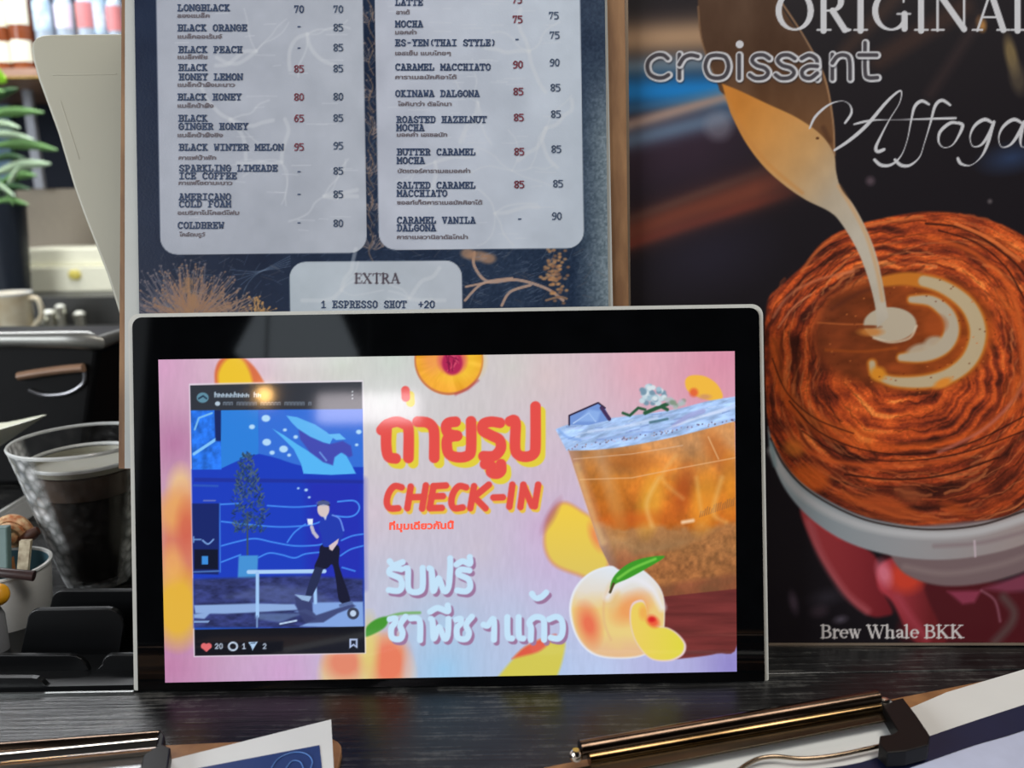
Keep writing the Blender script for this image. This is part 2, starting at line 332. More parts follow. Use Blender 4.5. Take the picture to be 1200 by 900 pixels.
# ------------------------------------------------------------------ serif strokes painted into a print
def serif(pr, txt, x, y, h, col, k=1.0, a=1.0, thick=.15, thin=.05):
    T, t = thick * h, thin * h
    def arc(cx, cy, rx, ry, a0, a1, n=26):
        P, Wd = [], []
        for i in range(n + 1):
            q = math.radians(a0 + (a1 - a0) * i / n); P.append((cx + rx * math.cos(q), cy - ry * math.sin(q))); Wd.append(t + (T - t) * abs(math.cos(q)) ** 1.3)
        return P, Wd
    def st(P, w): pr.stroke([(x + p[0] * h * k, y - p[1] * h) for p in P], w, col, a=a)
    def ar(cx, cy, rx, ry, a0, a1):
        P, Wd = arc(x + cx * h * k, y - cy * h, rx * h * k, ry * h, a0, a1); pr.stroke(P, Wd, col, a=a)
    for ch in txt:
        if ch == ' ': x += .3 * h * k; continue
        if ch == 'O': ar(.42, .5, .34, .47, 0, 360); adv = .88
        elif ch == 'R': st([(.15, 0), (.15, 1)], T); st([(.02, .02), (.3, .02)], t); st([(.02, .98), (.3, .98)], t); ar(.3, .74, .22, .24, -90, 90); st([(.15, .98), (.3, .98)], t); st([(.15, .5), (.3, .5)], t); st([(.34, .5), (.6, .02), (.72, .02)], [T, T, t]); adv = .78
        elif ch == 'I': st([(.15, 0), (.15, 1)], T); st([(.02, .02), (.29, .02)], t); st([(.02, .98), (.29, .98)], t); adv = .38
        elif ch == 'G': ar(.42, .5, .34, .47, 48, 318); st([(.7, .05), (.7, .42)], T); st([(.55, .42), (.82, .42)], t); st([(.68, .72), (.68, .98)], t); adv = .9
        elif ch == 'N': st([(.12, 0), (.12, 1)], t * 1.2); st([(.12, .98), (.68, .04)], T); st([(.68, 0), (.68, 1)], t * 1.2); st([(0, .02), (.25, .02)], t); st([(0, .98), (.16, .98)], t); st([(.55, .98), (.8, .98)], t); adv = .86
        elif ch == 'A': st([(.1, 0), (.38, .98)], t * 1.2); st([(.38, .98), (.65, .02)], T); st([(.2, .34), (.55, .34)], t); st([(0, .02), (.2, .02)], t); st([(.52, .02), (.78, .02)], t); adv = .8
        elif ch == 'L': st([(.15, 0), (.15, 1)], T); st([(.02, .98), (.3, .98)], t); st([(.02, .02), (.58, .02), (.6, .25)], t); adv = .66
        elif ch == 'E': st([(.15, 0), (.15, 1)], T); st([(.02, .98), (.56, .98), (.57, .78)], t); st([(.02, .02), (.58, .02), (.6, .25)], t); st([(.15, .52), (.42, .52)], t); st([(.42, .4), (.42, .62)], t); adv = .7
        elif ch == 'X': st([(.1, .98), (.62, .02)], T); st([(.1, .02), (.6, .98)], t); st([(0, .98), (.24, .98)], t); st([(.48, .98), (.7, .98)], t); st([(0, .02), (.22, .02)], t); st([(.5, .02), (.74, .02)], t); adv = .8
        elif ch == 'T': st([(.35, 0), (.35, 1)], T); st([(.04, .76), (.04, .98), (.66, .98), (.66, .76)], t); st([(.22, .02), (.48, .02)], t); adv = .74
        elif ch == 'B': st([(.15, 0), (.15, 1)], T); st([(.02, .98), (.34, .98)], t); st([(.02, .02), (.36, .02)], t); st([(.15, .53), (.34, .53)], t); ar(.33, .76, .2, .22, -90, 90); ar(.35, .27, .24, .25, -90, 90); adv = .7
        elif ch == 'K': st([(.15, 0), (.15, 1)], T); st([(.02, .98), (.3, .98)], t); st([(.02, .02), (.3, .02)], t); st([(.2, .42), (.62, .96)], t); st([(.3, .55), (.64, .02)], T); st([(.5, .98), (.74, .98)], t); st([(.5, .02), (.8, .02)], t); adv = .82
        elif ch == 'W': st([(.1, .98), (.35, .02)], T); st([(.35, .02), (.55, .9)], t); st([(.5, .98), (.75, .02)], T); st([(.75, .02), (.98, .95)], t); st([(0, .98), (.24, .98)], t); st([(.4, .98), (.64, .98)], t); st([(.86, .98), (1.08, .98)], t); adv = 1.1
        elif ch == 'r': st([(.12, 0), (.12, .66)], T); st([(.02, .02), (.28, .02)], t); st([(.02, .64), (.12, .64)], t); st([(.14, .48), (.3, .64), (.38, .58)], [t, T * .8, T]); adv = .42
        elif ch == 'e': ar(.27, .33, .2, .31, 10, 310); st([(.1, .36), (.46, .36)], t); adv = .54
        elif ch == 'w': st([(.1, .64), (.24, .03)], T); st([(.24, .03), (.37, .6)], t); st([(.35, .64), (.5, .03)], T); st([(.5, .03), (.64, .62)], t); st([(.0, .64), (.2, .64)], t); st([(.56, .64), (.7, .64)], t); adv = .74
        elif ch == 'h': st([(.12, 0), (.12, 1)], T); st([(0, .98), (.12, .98)], t); st([(0, .02), (.24, .02)], t); st([(.14, .5), (.3, .64), (.44, .54), (.45, 0)], [t, t, T, T]); st([(.34, .02), (.56, .02)], t); adv = .62
        elif ch == 'a': st([(.08, .52), (.2, .64), (.34, .58), (.37, .45), (.37, .08), (.46, .03)], [T, t, T * .8, T, T, t]); st([(.36, .38), (.14, .3), (.09, .15), (.18, .03), (.36, .14)], [t, T * .7, T, T * .6, t]); adv = .52
        elif ch == 'l': st([(.12, 0), (.12, 1)], T); st([(0, .98), (.12, .98)], t); st([(0, .02), (.26, .02)], t); adv = .32
        else: adv = .3
        x += adv * h * k
    return x

# ------------------------------------------------------------------ the drinks menu on its board
menu = thing('menu_board', (MENU.at(430, 640, -.004).x, MENU.at(430, 640, -.004).y, BZ),
    'wooden board holding the navy drinks price menu with pale panels, standing behind the screen', 'menu board')
wood = mat('board_wood', (150, 112, 76), .55, scale=90, rgb2=(112, 78, 50), stretch=(1, 1, .12), bump=.2)
paperw = mat('white_paper', (214, 216, 214), .55, var=.04, scale=30)
clearm = mat('satin_black_metal', (20, 20, 22), .4)
q = [(144, -70), (737, -80), (744, 548), (139, 549)]
MB().prism([MENU.at(x, y, -.0035) for x, y in [(143, -70), (731, -80), (739, 536), (728, 548), (150, 549.5), (139, 549)]], -MENU.n * .0045).build('backing_board', wood, menu)
margin = mat('grey_white_margin', (188, 191, 188), .5, var=.04, scale=30)
MB().prism([MENU.at(x, y, -.0016) for x, y in [(146.5, -66), (710, -76), (719, 400), (720.5, 548), (146, 549)]], -MENU.n * .0012).build('paper_sheet', margin, menu)
b0 = MENU.at(300, 500, -.012); b1 = MENU.at(620, 500, -.012)
for xx in (b0.x, b1.x):
    leg = MB()
    leg.box((xx - .008, b0.y - .004, BZ), (xx + .008, b0.y + .008, b0.z + .05))
    leg.box((xx - .008, b0.y - .03, BZ), (xx + .008, b0.y + .016, BZ + .006))
    leg.build('stand', clearm, menu)

NAVY = (17, 31, 57)
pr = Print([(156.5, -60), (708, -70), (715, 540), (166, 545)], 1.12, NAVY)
n = vnoise(pr.X / 60, pr.Y / 60, 3); n2 = vnoise(pr.X / 2.2, pr.Y / 2.2, 5, 2)
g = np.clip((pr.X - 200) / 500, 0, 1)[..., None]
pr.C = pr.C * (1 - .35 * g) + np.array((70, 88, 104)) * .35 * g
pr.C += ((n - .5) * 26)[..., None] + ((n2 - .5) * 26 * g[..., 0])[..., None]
glare = (np.clip((pr.X - 672) / 40, 0, 1) * np.clip((pr.Y - 40) / 120, .12, 1))[..., None]  # pale speckled glare along the right margin, painted into the print colours
pr.C = pr.C * (1 - .68 * glare) + (np.array((150, 164, 166)) + ((n2 - .5) * 90)[..., None]) * .68 * glare
r = random.Random(4)
GOLD = (142, 112, 90)
def spray(cx, cy, rad, m, col, w=.9):                    # a dried flower head drawn in fine strokes
    for i in range(m):
        a = r.uniform(-2.9, -.2); l = rad * r.uniform(.35, 1)
        x1, y1 = cx + math.cos(a) * l, cy + math.sin(a) * l
        x0, y0 = cx + (x1 - cx) * .35 + r.uniform(-3, 3), cy + (y1 - cy) * .35
        pr.stroke(crv([(x0, y0), ((x0 + x1) / 2 + r.uniform(-4, 4), (y0 + y1) / 2 + r.uniform(-3, 3)), (x1, y1)], 3), w, col, a=r.uniform(.35, .85))
        pr.ell(x1, y1, 1.3, 1.1, col, a=.7)
spray(222, 392, 88, 230, (120, 108, 112)); spray(200, 385, 76, 120, (104, 96, 104)); spray(226, 380, 74, 150, (150, 116, 96)); spray(224, 372, 50, 40, (150, 112, 84))
for k in range(5): pr.ell(222 + r.uniform(-5, 5), 330 + 9 * k, 6, 5, (160, 120, 84), soft=3, a=.6)
spray(224, 395, 46, 26, (150, 118, 90), 1.2); spray(272, 372, 34, 34, (150, 120, 100)); spray(300, 372, 26, 30, (190, 144, 90))
for cy in range(0, 300, 44): spray(436, cy + 30, 26, 20, (132, 118, 116)); pr.stroke(crv([(431, cy), (437, cy + 14), (432, cy + 30), (438, cy + 44)], 5), 1.4, GOLD, a=.6)
def vine(P, w, col=(182, 150, 132), a=.9): pr.stroke(crv(P, 8), w, col, a=a)
vine([(556, 296), (556, 312), (572, 330), (606, 328), (640, 338), (660, 352)], 3.4)
vine([(545, 352), (566, 332), (600, 326)], 3); vine([(588, 358), (598, 342), (622, 334)], 3.2); vine([(546, 336), (575, 330)], 2.5)
vine([(640, 352), (655, 348), (664, 350)], 2.6, GOLD)
for (x, y, q) in ((560, 300, 12), (572, 303, 9), (548, 297, 8)): pr.ell(x, y, q, 6, (170, 132, 106), soft=4, a=.75)
for k in range(90): pr.ell(650 + r.gauss(0, 5.5), 322 + r.gauss(0, 15), 2.2, 1.6, (196, 144, 96) if k % 2 else (150, 108, 80), a=.75, soft=1.5)
for k in range(60):
    x, y = r.uniform(550, 640), r.uniform(296, 356); pr.stroke([(x, y), (x + r.uniform(4, 9), y - r.uniform(1, 4))], .8, (130, 140, 160), a=.35)
for k in range(5): vine([(270 + k * 4, 316 + 6 * k), (300, 318 + k), (340, 312 - k * 3)], 1, (120, 136, 160), .4)
for k in range(240):
    x, y = r.uniform(175, 700), r.uniform(292, 360); l = r.uniform(5, 16); a = r.choice((.3, -.5, 1.1, -.2)) + r.uniform(-.3, .3)
    pr.stroke([(x, y), (x + l * math.cos(a), y - l * math.sin(a))], .9, r.choice([(96, 108, 130), (120, 130, 142), (110, 98, 96)]), a=.35)
for k in range(120):
    x, y = r.uniform(430, 444), r.uniform(0, 300); pr.stroke([(x, y), (x + r.uniform(-8, 8), y - r.uniform(2, 8))], 1.1, r.choice([(120, 104, 100), (70, 84, 100), (150, 120, 104)]), a=.5)
# pale panels
def panel(x0, y0, x1, y1, rr, c0, c1):
    P = rrect(x0, y0, x1, y1, rr); P = [(x + (y - y1) * .0165, y - (x - x0) * .009) for x, y in P]
    pr.poly(P, lambda X, Y: np.array(c0)[None, None] * (1 - np.clip((X - x0) / (x1 - x0), 0, 1))[..., None] + np.array(c1)[None, None] * np.clip((X - x0) / (x1 - x0), 0, 1)[..., None] + ((vnoise(X / 40, Y / 40, 8) - .5) * 24)[..., None])
panel(188, -60, 430, 298.5, [18, 18, 20, 20], (170, 175, 188), (176, 182, 194))
panel(444, -60, 684.5, 293, [18, 18, 20, 20], (184, 189, 203), (188, 198, 211))
panel(342.5, 307, 544.5, 520, [19, 19, 4, 4], (180, 190, 200), (188, 195, 206))
# faint line drawings in the panels
for sx, sy in ((300, 60), (330, 190), (270, 140), (380, 230), (360, 40), (560, 120), (620, 60), (600, 200), (510, 190), (640, 150), (580, 250), (480, 350), (400, 340)):
    for k in range(5):
        a = r.uniform(0, 6.28); P = [(sx, sy)]
        for j in range(4): a += r.uniform(-.6, .6); P.append((P[-1][0] + 13 * math.cos(a), P[-1][1] + 13 * math.sin(a)))
        P = [(max(200, min(670, x)), min(288 if x > 0 and sy < 300 else 352, y)) for x, y in P]
        P = [p for p in P if not 426 < p[0] < 448] 
        if len(P) > 2: pr.stroke(crv(P, 6), r.choice((1.3, 2.0, 4.5)), (206, 210, 216), a=.45, soft=2)
for k in range(90):
    x, y = r.choice((r.uniform(205, 395), r.uniform(455, 640))), r.uniform(0, 280); pr.stroke([(x, y), (x + r.uniform(8, 26), y + r.uniform(-1, 1))], 1, (204, 208, 216), a=.5)
serif(pr, 'EXTRA', 415.5, 332, 11.5, (72, 62, 72), k=1.22, thick=.2, thin=.09)
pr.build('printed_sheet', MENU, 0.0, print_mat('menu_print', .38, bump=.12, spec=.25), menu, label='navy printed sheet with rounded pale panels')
INK = mat('navy_ink', (44, 62, 96), .5, var=.2, scale=900, rgb2=(62, 80, 112)); RED = mat('dark_red_ink', (136, 62, 74), .5, rgb2=(120, 66, 84), scale=900); GREY = mat('grey_brown_ink', (112, 104, 112), .5, scale=900)
BLUEG = mat('blue_grey_ink', (78, 94, 120), .5, scale=900)
names, pred, pblu, small = MB(), MB(), MB(), MB()
for t, x, y, s_ in (('LONGBLACK', 208, 12.5, 0), ('BLACK ORANGE', 208, 36, 0), ('BLACK PEACH', 209, 61.5, 0), ('BLACK', 209, 82.5, 0), ('HONEY LEMON', 209.5, 93.5, 0), ('BLACK HONEY', 208, 117, 0), ('BLACK', 209, 142, 0), ('GINGER HONEY', 209, 151.5, 0),
        ('BLACK WINTER MELON', 209.5, 176, 0), ('SPARKLING LIMEADE', 209.5, 200.5, 0), ('ICE COFFEE', 209.5, 209.5, 0), ('AMERICANO', 209.5, 234, 0), ('COLD FOAM', 209.5, 242.5, 0), ('COLDBREW', 208, 267.5, 0)):
    slab(names, MENU, .0003, t, x, y, 6.85, 6.9, 1.5)
for t, x, y in (('LATTE', 463, 6), ('MOCHA', 463, 31.5), ('ES-YEN(THAI STYLE)', 463, 53.5), ('CARAMEL MACCHIATO', 463, 82), ('OKINAWA DALGONA', 463, 113), ('ROASTED HAZELNUT', 464.5, 143.5), ('MOCHA', 464.5, 153), ('BUTTER CARAMEL', 465, 181.5), ('MOCHA', 465, 191.5),
        ('SALTED CARAMEL', 465, 220.5), ('MACCHIATO', 465, 230), ('CARAMEL VANILA', 465, 261.5), ('DALGONA', 465, 270.5)):
    slab(names, MENU, .0003, t, x, y, 6.62, 6.9, 1.5)
slab(names, MENU, .0003, '1 ESPRESSO SHOT  +20', 376, 360.5, 6.7, 7.6, 1.4)
for t, y, rd in (('70', 14.5, 0), ('-', 35, 0), ('-', 60, 0), ('85', 84.5, 1), ('80', 117.5, 1), ('65', 142.5, 1), ('95', 176, 1), ('-', 205, 0), ('-', 231.5, 0), ('-', 265, 0)):
    slab(pred if rd else names, MENU, .0003, t, 344.5 if len(t) > 1 else 347.5, y, 6, 7.6, 1.4)
for t, y in (('70', 14.5), ('85', 36), ('85', 59.5), ('85', 84), ('80', 117), ('85', 142), ('95', 174.5), ('85', 204), ('85', 231.5), ('80', 265.5)):
    slab(pblu, MENU, .0003, t, 390.5, y, 6, 7.6, 1.4)
for t, x, y in (('75', 600, 3.5), ('75', 600.5, 26.5), ('-', 603, 50), ('90', 601, 79.5), ('85', 601.5, 111), ('85', 602, 141.5), ('85', 602.5, 181.5), ('85', 602.5, 220), ('-', 606, 260.5)):
    slab(pred if t != '-' else names, MENU, .0003, t, x, y, 6.1, 7.6, 1.6)
for t, x, y in (('75', 643, 22), ('75', 644, 45), ('90', 644, 77), ('85', 645, 106.5), ('85', 645.5, 137.5), ('85', 646, 178.5), ('85', 648, 219), ('90', 646.5, 257)):
    slab(pblu, MENU, .0003, t, x, y, 6.1, 7.6, 1.4)
for t, x, y, w in (('ลองแบล็ค', 207.5, 20.5, 38), ('แบล็กออเร้นจ์', 208, 45, 52), ('แบล็กพีช', 208, 69, 35), ('แบล็กน้ำผึ้งมะนาว', 208, 101.5, 67), ('แบล็กน้ำผึ้ง', 208, 126, 42), ('แบล็กน้ำผึ้งขิง', 208, 160.5, 53),
        ('กาแฟน้ำฟัก', 209, 187, 44), ('กาแฟโซดามะนาว', 209, 216.5, 63), ('อเมริกาโน่โคลด์โฟม', 208, 251.5, 72), ('โคล์ดบรูว์', 210, 277, 30), ('ลาเต้', 464, 16.5, 16), ('มอคค่า', 463, 40, 25), ('เอสเย็น แบบไทยๆ', 463, 64.5, 65),
        ('คาราเมลมัคคิอาโต้', 463, 92.5, 72), ('โอกินาว่า ดัลโกนา', 466, 124, 63), ('มอคค่า เฮเซลนัท', 465, 160, 59), ('บัตเตอร์คาราเมลมอคค่า', 466, 202.5, 85), ('ซอลท์เท็ตคาราเมลมัคคิอาโต้', 465, 239.5, 100), ('คาราเมลวานิลาดัลโกน่า', 465, 280, 83)):
    thai(small, MENU, .0003, t, x, y, w, 4.9, .028)
names.build('drink_names', INK, menu, label='navy typewriter lettering', kind='stuff'); pred.build('hot_prices', RED, menu, label='dark red price figures', kind='stuff')
pblu.build('iced_prices', BLUEG, menu, label='blue grey price figures', kind='stuff'); small.build('translations', GREY, menu, label='small grey brown lettering', kind='stuff')

# ------------------------------------------------------------------ the croissant coffee poster
poster = thing('coffee_poster', tuple(_b), 'dark poster of a croissant coffee cup with poured cream, standing right of the screen', 'poster')
brd = mat('poster_core', (58, 40, 30), .6); gold = mat('pale_gold_edge', (176, 158, 140), .35, .6, scale=50, stretch=(1, 1, .1))
MB().prism([POSTER.at(x, y, -.0008) for x, y in ((731.5, -90), (1330, -90), (1330, 753.4), (742.5, 754))], -POSTER.n * .005).build('backing_board', brd, poster)
MB().prism([POSTER.at(x, y, -.0004) for x, y in ((731.5, -90), (735, -90), (742, 755.5), (738.5, 755.5))], POSTER.n * .0018).build('edge_trim', gold, poster, label='pale gold upright edging')
MB().prism([POSTER.at(x, y, -.0004) for x, y in ((740, 753.6), (1330, 752.8), (1330, 755.4), (740, 755.9))], POSTER.n * .0014).build('edge_trim', gold, poster, label='pale line along the bottom edge')
for px in (800, 1150):
    st = MB(); p = POSTER.at(px, 700, -.008); st.box((p.x - .012, p.y, BZ), (p.x + .012, p.y + .07, BZ + .003)); st.box((p.x - .012, p.y, BZ), (p.x + .012, p.y + .004, BZ + .06))
    st.build('stand', clearm, poster)
PB = (26, 22, 27)
pr = Print([(735.5, -80), (1325, -80), (1325, 752.6), (741.5, 753.4)], 1.12, PB)
X, Y = pr.X, pr.Y
# blurred lights in the upper left
sh = Y + (X - 740) * .22                       # bands rising to the right
def band(y, hw, col, xm, a, slope=.22, xs=60):
    s_ = Y + (X - 740) * slope; w = np.exp(-((s_ - y) / hw) ** 2) * np.clip((xm - X) / xs, 0, 1) * a
    pr.C[:] = pr.C * (1 - w[..., None]) + np.array(col) * w[..., None]
band(170, 75, (64, 44, 62), 960, .6, .1, 140)
band(46, 22, (166, 134, 104), 890, .95, .05, 30); band(78, 12, (106, 116, 126), 890, .9, .05, 30)
band(107, 20, (22, 116, 184), 890, 1, .02, 30); band(146, 9, (156, 130, 118), 885, .95, .3, 30); band(164, 12, (94, 114, 138), 885, .85, .25, 40); band(128, 6, (60, 110, 150), 880, .5, .2, 30)
band(272, 21, (112, 58, 44), 985, .95, .34, 100); band(286, 7, (128, 56, 42), 960, .6, .32, 100); band(256, 6, (96, 66, 56), 930, .5, .36, 90)
for x, y, rx, ry, c, a in ((842, 148, 16, 16, (130, 128, 140), .5), (1185, 185, 26, 12, (44, 62, 96), .8), (1185, 65, 7, 22, (132, 112, 74), .8), (1192, 90, 9, 20, (96, 84, 66), .6), (1150, 28, 5, 8, (226, 160, 80), .9), (1020, 212, 5, 5, (92, 76, 84), .8), (1160, 236, 1.5, 1.5, (150, 140, 140), .8),
        (930, 706, 5, 12, (90, 74, 90), .7), (960, 716, 10, 7, (74, 60, 70), .6), (985, 726, 7, 4, (104, 96, 110), .7), (968, 700, 16, 8, (56, 52, 62), .7), (830, 300, 60, 34, (44, 40, 56), .5)): pr.ell(x, y, rx, ry, c, soft=max(6, rx * .8), a=a, rot=-12)
pr.stroke([(1030, 70), (1130, 8)], 22, (62, 42, 36), soft=14, a=.7); pr.stroke([(1090, 110), (1150, 20)], 12, (56, 42, 42), soft=12, a=.6)
pr.stroke([(990, 60), (1056, -10)], 16, (66, 46, 38), soft=12, a=.6)
# croissant: seen flat, rolled layers
CX, CY = 1062, 420
cro = crv([(898, 360), (915, 335), (940, 312), (962, 286), (990, 268), (1030, 257), (1075, 249), (1120, 250), (1165, 260), (1205, 280), (1240, 310), (1262, 350), (1270, 420), (1262, 500), (1235, 560), (1200, 596), (1150, 612), (1095, 618), (1045, 613), (1000, 601), (950, 574), (920, 545), (903, 512), (897, 450)], 6, True)
def layers(X, Y):
    u, v = (X - CX) / 1.12, (Y - CY) * 1.02; R = np.hypot(u, v); A = np.arctan2(v, u)
    ca, sa = np.cos(A) * 2.2, np.sin(A) * 2.2
    wp = (vnoise(ca + 5, sa + 5, 21) - .5) * 30; Rw = R + wp + 12 * np.cos(A + 1)
    t = vnoise(Rw / 6.5, ca * .5 + sa * .4 + Rw / 120 + 3, 22, 5) * .62 + vnoise(X / 26, Y / 16, 23, 4) * .38
    ln = np.clip(1 - np.abs(((Rw + (vnoise(ca * 2 + 9, sa * 2, 31) - .5) * 12) / 17) % 1 - .5) / .09, 0, 1) * (vnoise(ca * 1.7, sa * 1.7 + R / 60, 32) > .46)
    t = np.clip((t - .26) / .46, 0, 1)
    hot = np.clip(vnoise(X / 95 + 2, Y / 85, 24, 2) * 1.5 - .25, 0, 1)
    dark = np.clip((Y - 470) / 130, 0, 1) * np.clip((X - 950) / 90, 0, 1) * .75 + np.clip((1010 - X) / 110, 0, 1) * np.clip((440 - Y) / 90, 0, 1) * .6
    dark = np.maximum(dark, np.clip((Y - 560) / 40, 0, 1) * .6 * (vnoise(X / 20, Y / 14, 25) > .45))
    stops = [(0, (56, 24, 18)), (.28, (122, 48, 28)), (.5, (172, 70, 32)), (.75, (206, 92, 40)), (1, (232, 130, 62))]
    t2 = np.clip(t * (1 - .62 * dark) * (.74 + .5 * hot), 0, 1)
    out = np.stack([np.interp(t2, [s_[0] for s_ in stops], [s_[1][k] for s_ in stops]) for k in range(3)], -1)
    gr = vnoise(X / 2.6, Y / 2.1, 26, 2)
    out = out * (1 - .3 * ln[..., None]) * (.9 + .36 * gr[..., None])
    return out
pr.poly(cro, layers, soft=3)
def edge_r(a):                                    # how far the pastry reaches in a direction
    dx, dy = math.cos(a), math.sin(a); return max(((x - CX) * dx + (y - CY) * dy) for x, y in cro if (x - CX) * dx + (y - CY) * dy > .9 * math.hypot(x - CX, y - CY))
ER = [edge_r(math.radians(q)) for q in range(0, 360, 5)]
for k in range(520):
    a0 = r.uniform(0, 6.283); f0 = r.uniform(.55, .99); sp = r.uniform(.15, .6); P = []; dr = r.uniform(-.06, .06)
    for j in range(8):
        a = a0 + sp * j / 7; i = (a / 6.283 * 72) % 72; e_ = ER[int(i) % 72] * (1 - i % 1) + ER[(int(i) + 1) % 72] * (i % 1); f = min(.985, f0 + dr * j / 7 + .006 * math.sin(j * 2 + k)); P.append((CX + e_ * f * math.cos(a), CY + e_ * f * math.sin(a)))
    up_ = math.sin(a0) < -.2 and math.cos(a0) < .2
    pr.stroke(P, r.choice((.9, 1.3, 2.2, 3.5)), r.choice([(228, 136, 78), (206, 96, 48), (236, 150, 90), (70, 28, 18), (96, 38, 22), (50, 22, 16)] + ([(70, 28, 20)] * 4 if up_ else [(214, 106, 52)])), a=r.uniform(.18, .5), soft=1.6)
def lay(P, w, c, a=.8, so=1.6): pr.stroke(crv(P, 7), w, c, soft=so, a=a)
lay([(940, 318), (960, 292), (990, 272), (1030, 262), (1080, 254)], 4, (214, 112, 56), .6, 3)
lay([(1085, 262), (1130, 268), (1170, 292), (1198, 318), (1215, 350)], 3, (52, 20, 14)); lay([(1120, 262), (1160, 280), (1195, 305)], 4, (230, 120, 62), .8)
lay([(1100, 270), (1145, 285), (1180, 315), (1205, 360)], 2, (50, 18, 14)); lay([(1090, 278), (1140, 296), (1180, 332), (1196, 370)], 7, (216, 98, 40), .6, 5)
lay([(906, 372), (925, 346), (958, 328), (1000, 318)], 3, (206, 120, 84), .6, 3); lay([(912, 384), (930, 360), (950, 345)], 2.4, (216, 130, 90), .6)
lay([(908, 400), (912, 440), (935, 478), (975, 500), (1020, 510)], 12, (206, 96, 36), .55, 8); lay([(905, 420), (922, 460), (955, 490), (1000, 508)], 1.6, (60, 24, 16))
lay([(912, 455), (940, 492), (985, 516), (1050, 524), (1110, 518), (1160, 498), (1200, 470)], 8, (208, 90, 34), .6, 6)
lay([(925, 470), (960, 506), (1015, 528), (1080, 532), (1140, 518), (1200, 488)], 1.8, (52, 20, 14)); lay([(930, 520), (975, 540), (1040, 546), (1105, 540), (1160, 522), (1200, 500)], 5, (212, 92, 40), .7, 4)
lay([(940, 505), (990, 534), (1060, 540), (1130, 530), (1200, 505)], 1.5, (46, 18, 14)); lay([(1100, 530), (1150, 505), (1185, 472), (1205, 440)], 4, (196, 112, 96), .6, 3)
lay([(990, 556), (1050, 562), (1110, 556), (1170, 536)], 2.2, (44, 18, 14)); lay([(1170, 345), (1196, 385), (1200, 430), (1185, 465)], 14, (190, 84, 32), .5, 10)
for x, y, rx, ry, c in ((950, 560, 22, 14, (214, 96, 34)), (1040, 594, 30, 12, (176, 78, 36)), (1120, 596, 14, 5, (170, 74, 30)), (1000, 585, 16, 5, (188, 84, 36)), (1066, 580, 16, 8, (150, 76, 44)), (930, 525, 12, 9, (226, 124, 48)), (1085, 606, 30, 3, (190, 84, 36))): pr.ell(x, y, rx, ry, c, soft=8, a=.75, rot=20)
# coffee surface and latte art
pool = crv([(956, 378), (968, 350), (1000, 332), (1045, 322), (1090, 322), (1130, 336), (1158, 362), (1165, 392), (1152, 425), (1120, 450), (1070, 458), (1020, 452), (975, 436), (955, 408)], 6, True)
def coffee(X, Y):
    t = vnoise(X / 30 + Y / 90, Y / 16, 41, 4)[..., None]; k = np.clip((X - 960) / 180, 0, 1)[..., None]
    return (np.array((116, 54, 28)) * (1 - k) + np.array((162, 74, 28)) * k) * (.72 + .6 * t)
pr.poly(pool, coffee, soft=16)
lay([(975, 362), (1010, 342), (1060, 330), (1110, 334)], 5, (86, 40, 26), .6, 5); lay([(958, 378), (990, 380), (1012, 380)], 2, (190, 100, 50), .7); lay([(968, 410), (1010, 412), (1050, 408)], 3, (176, 84, 30), .6, 3)
OR_, CRM = (200, 118, 40), (192, 172, 138)
P = crv([(1034, 330), (1066, 327), (1104, 336), (1134, 358), (1146, 388), (1138, 418), (1116, 438), (1086, 447), (1048, 447), (1026, 438), (1022, 426)], 7)
nn = len(P); tw = [7 + 11 * math.sin(math.pi * min(1, i / nn * 1.15)) for i in range(nn)]
pr.stroke(P, [w + 5 for w in tw], OR_, soft=4); pr.stroke(P[10:], tw[10:], CRM, soft=3); pr.ell(1029, 438, 9, 8, (222, 142, 42), soft=6)
P = crv([(1068, 351), (1092, 353), (1110, 368), (1115, 388), (1106, 406), (1084, 417), (1056, 419)], 7); nn = len(P); tw = [7 + 10 * math.sin(math.pi * i / nn) for i in range(nn)]
pr.stroke(P, [w + 4 for w in tw], OR_, soft=4); pr.stroke(P, tw, (186, 172, 150), soft=3)
pr.ell(1096, 404, 13, 10, (186, 172, 150), soft=5, a=.9); pr.ell(1078, 412, 16, 9, (186, 172, 150), soft=5, a=.9, rot=-15); pr.ell(1105, 449, 11, 5, (226, 140, 52), soft=4, rot=-25)
pr.ell(1096, 380, 14, 12, (168, 78, 34), soft=6, a=.6); pr.ell(1043, 380, 31, 20, (188, 174, 152), soft=2); pr.ell(1020, 389, 14, 5, (204, 126, 56), soft=4, a=.8); pr.ell(1018, 383, 13, 2, (128, 62, 30), soft=2, a=.9)
lay([(1024, 396), (1044, 401), (1066, 396), (1074, 382)], 3, (222, 206, 180), .7, 2)
for k in range(70): pr.ell(1062 + 95 * math.cos(k * 2.4) * r.uniform(.6, 1.2), 395 + 62 * math.sin(k * 2.4) * r.uniform(.6, 1.2), 1.2, .9, (104, 40, 18) if k % 3 else (216, 120, 60), a=.6)
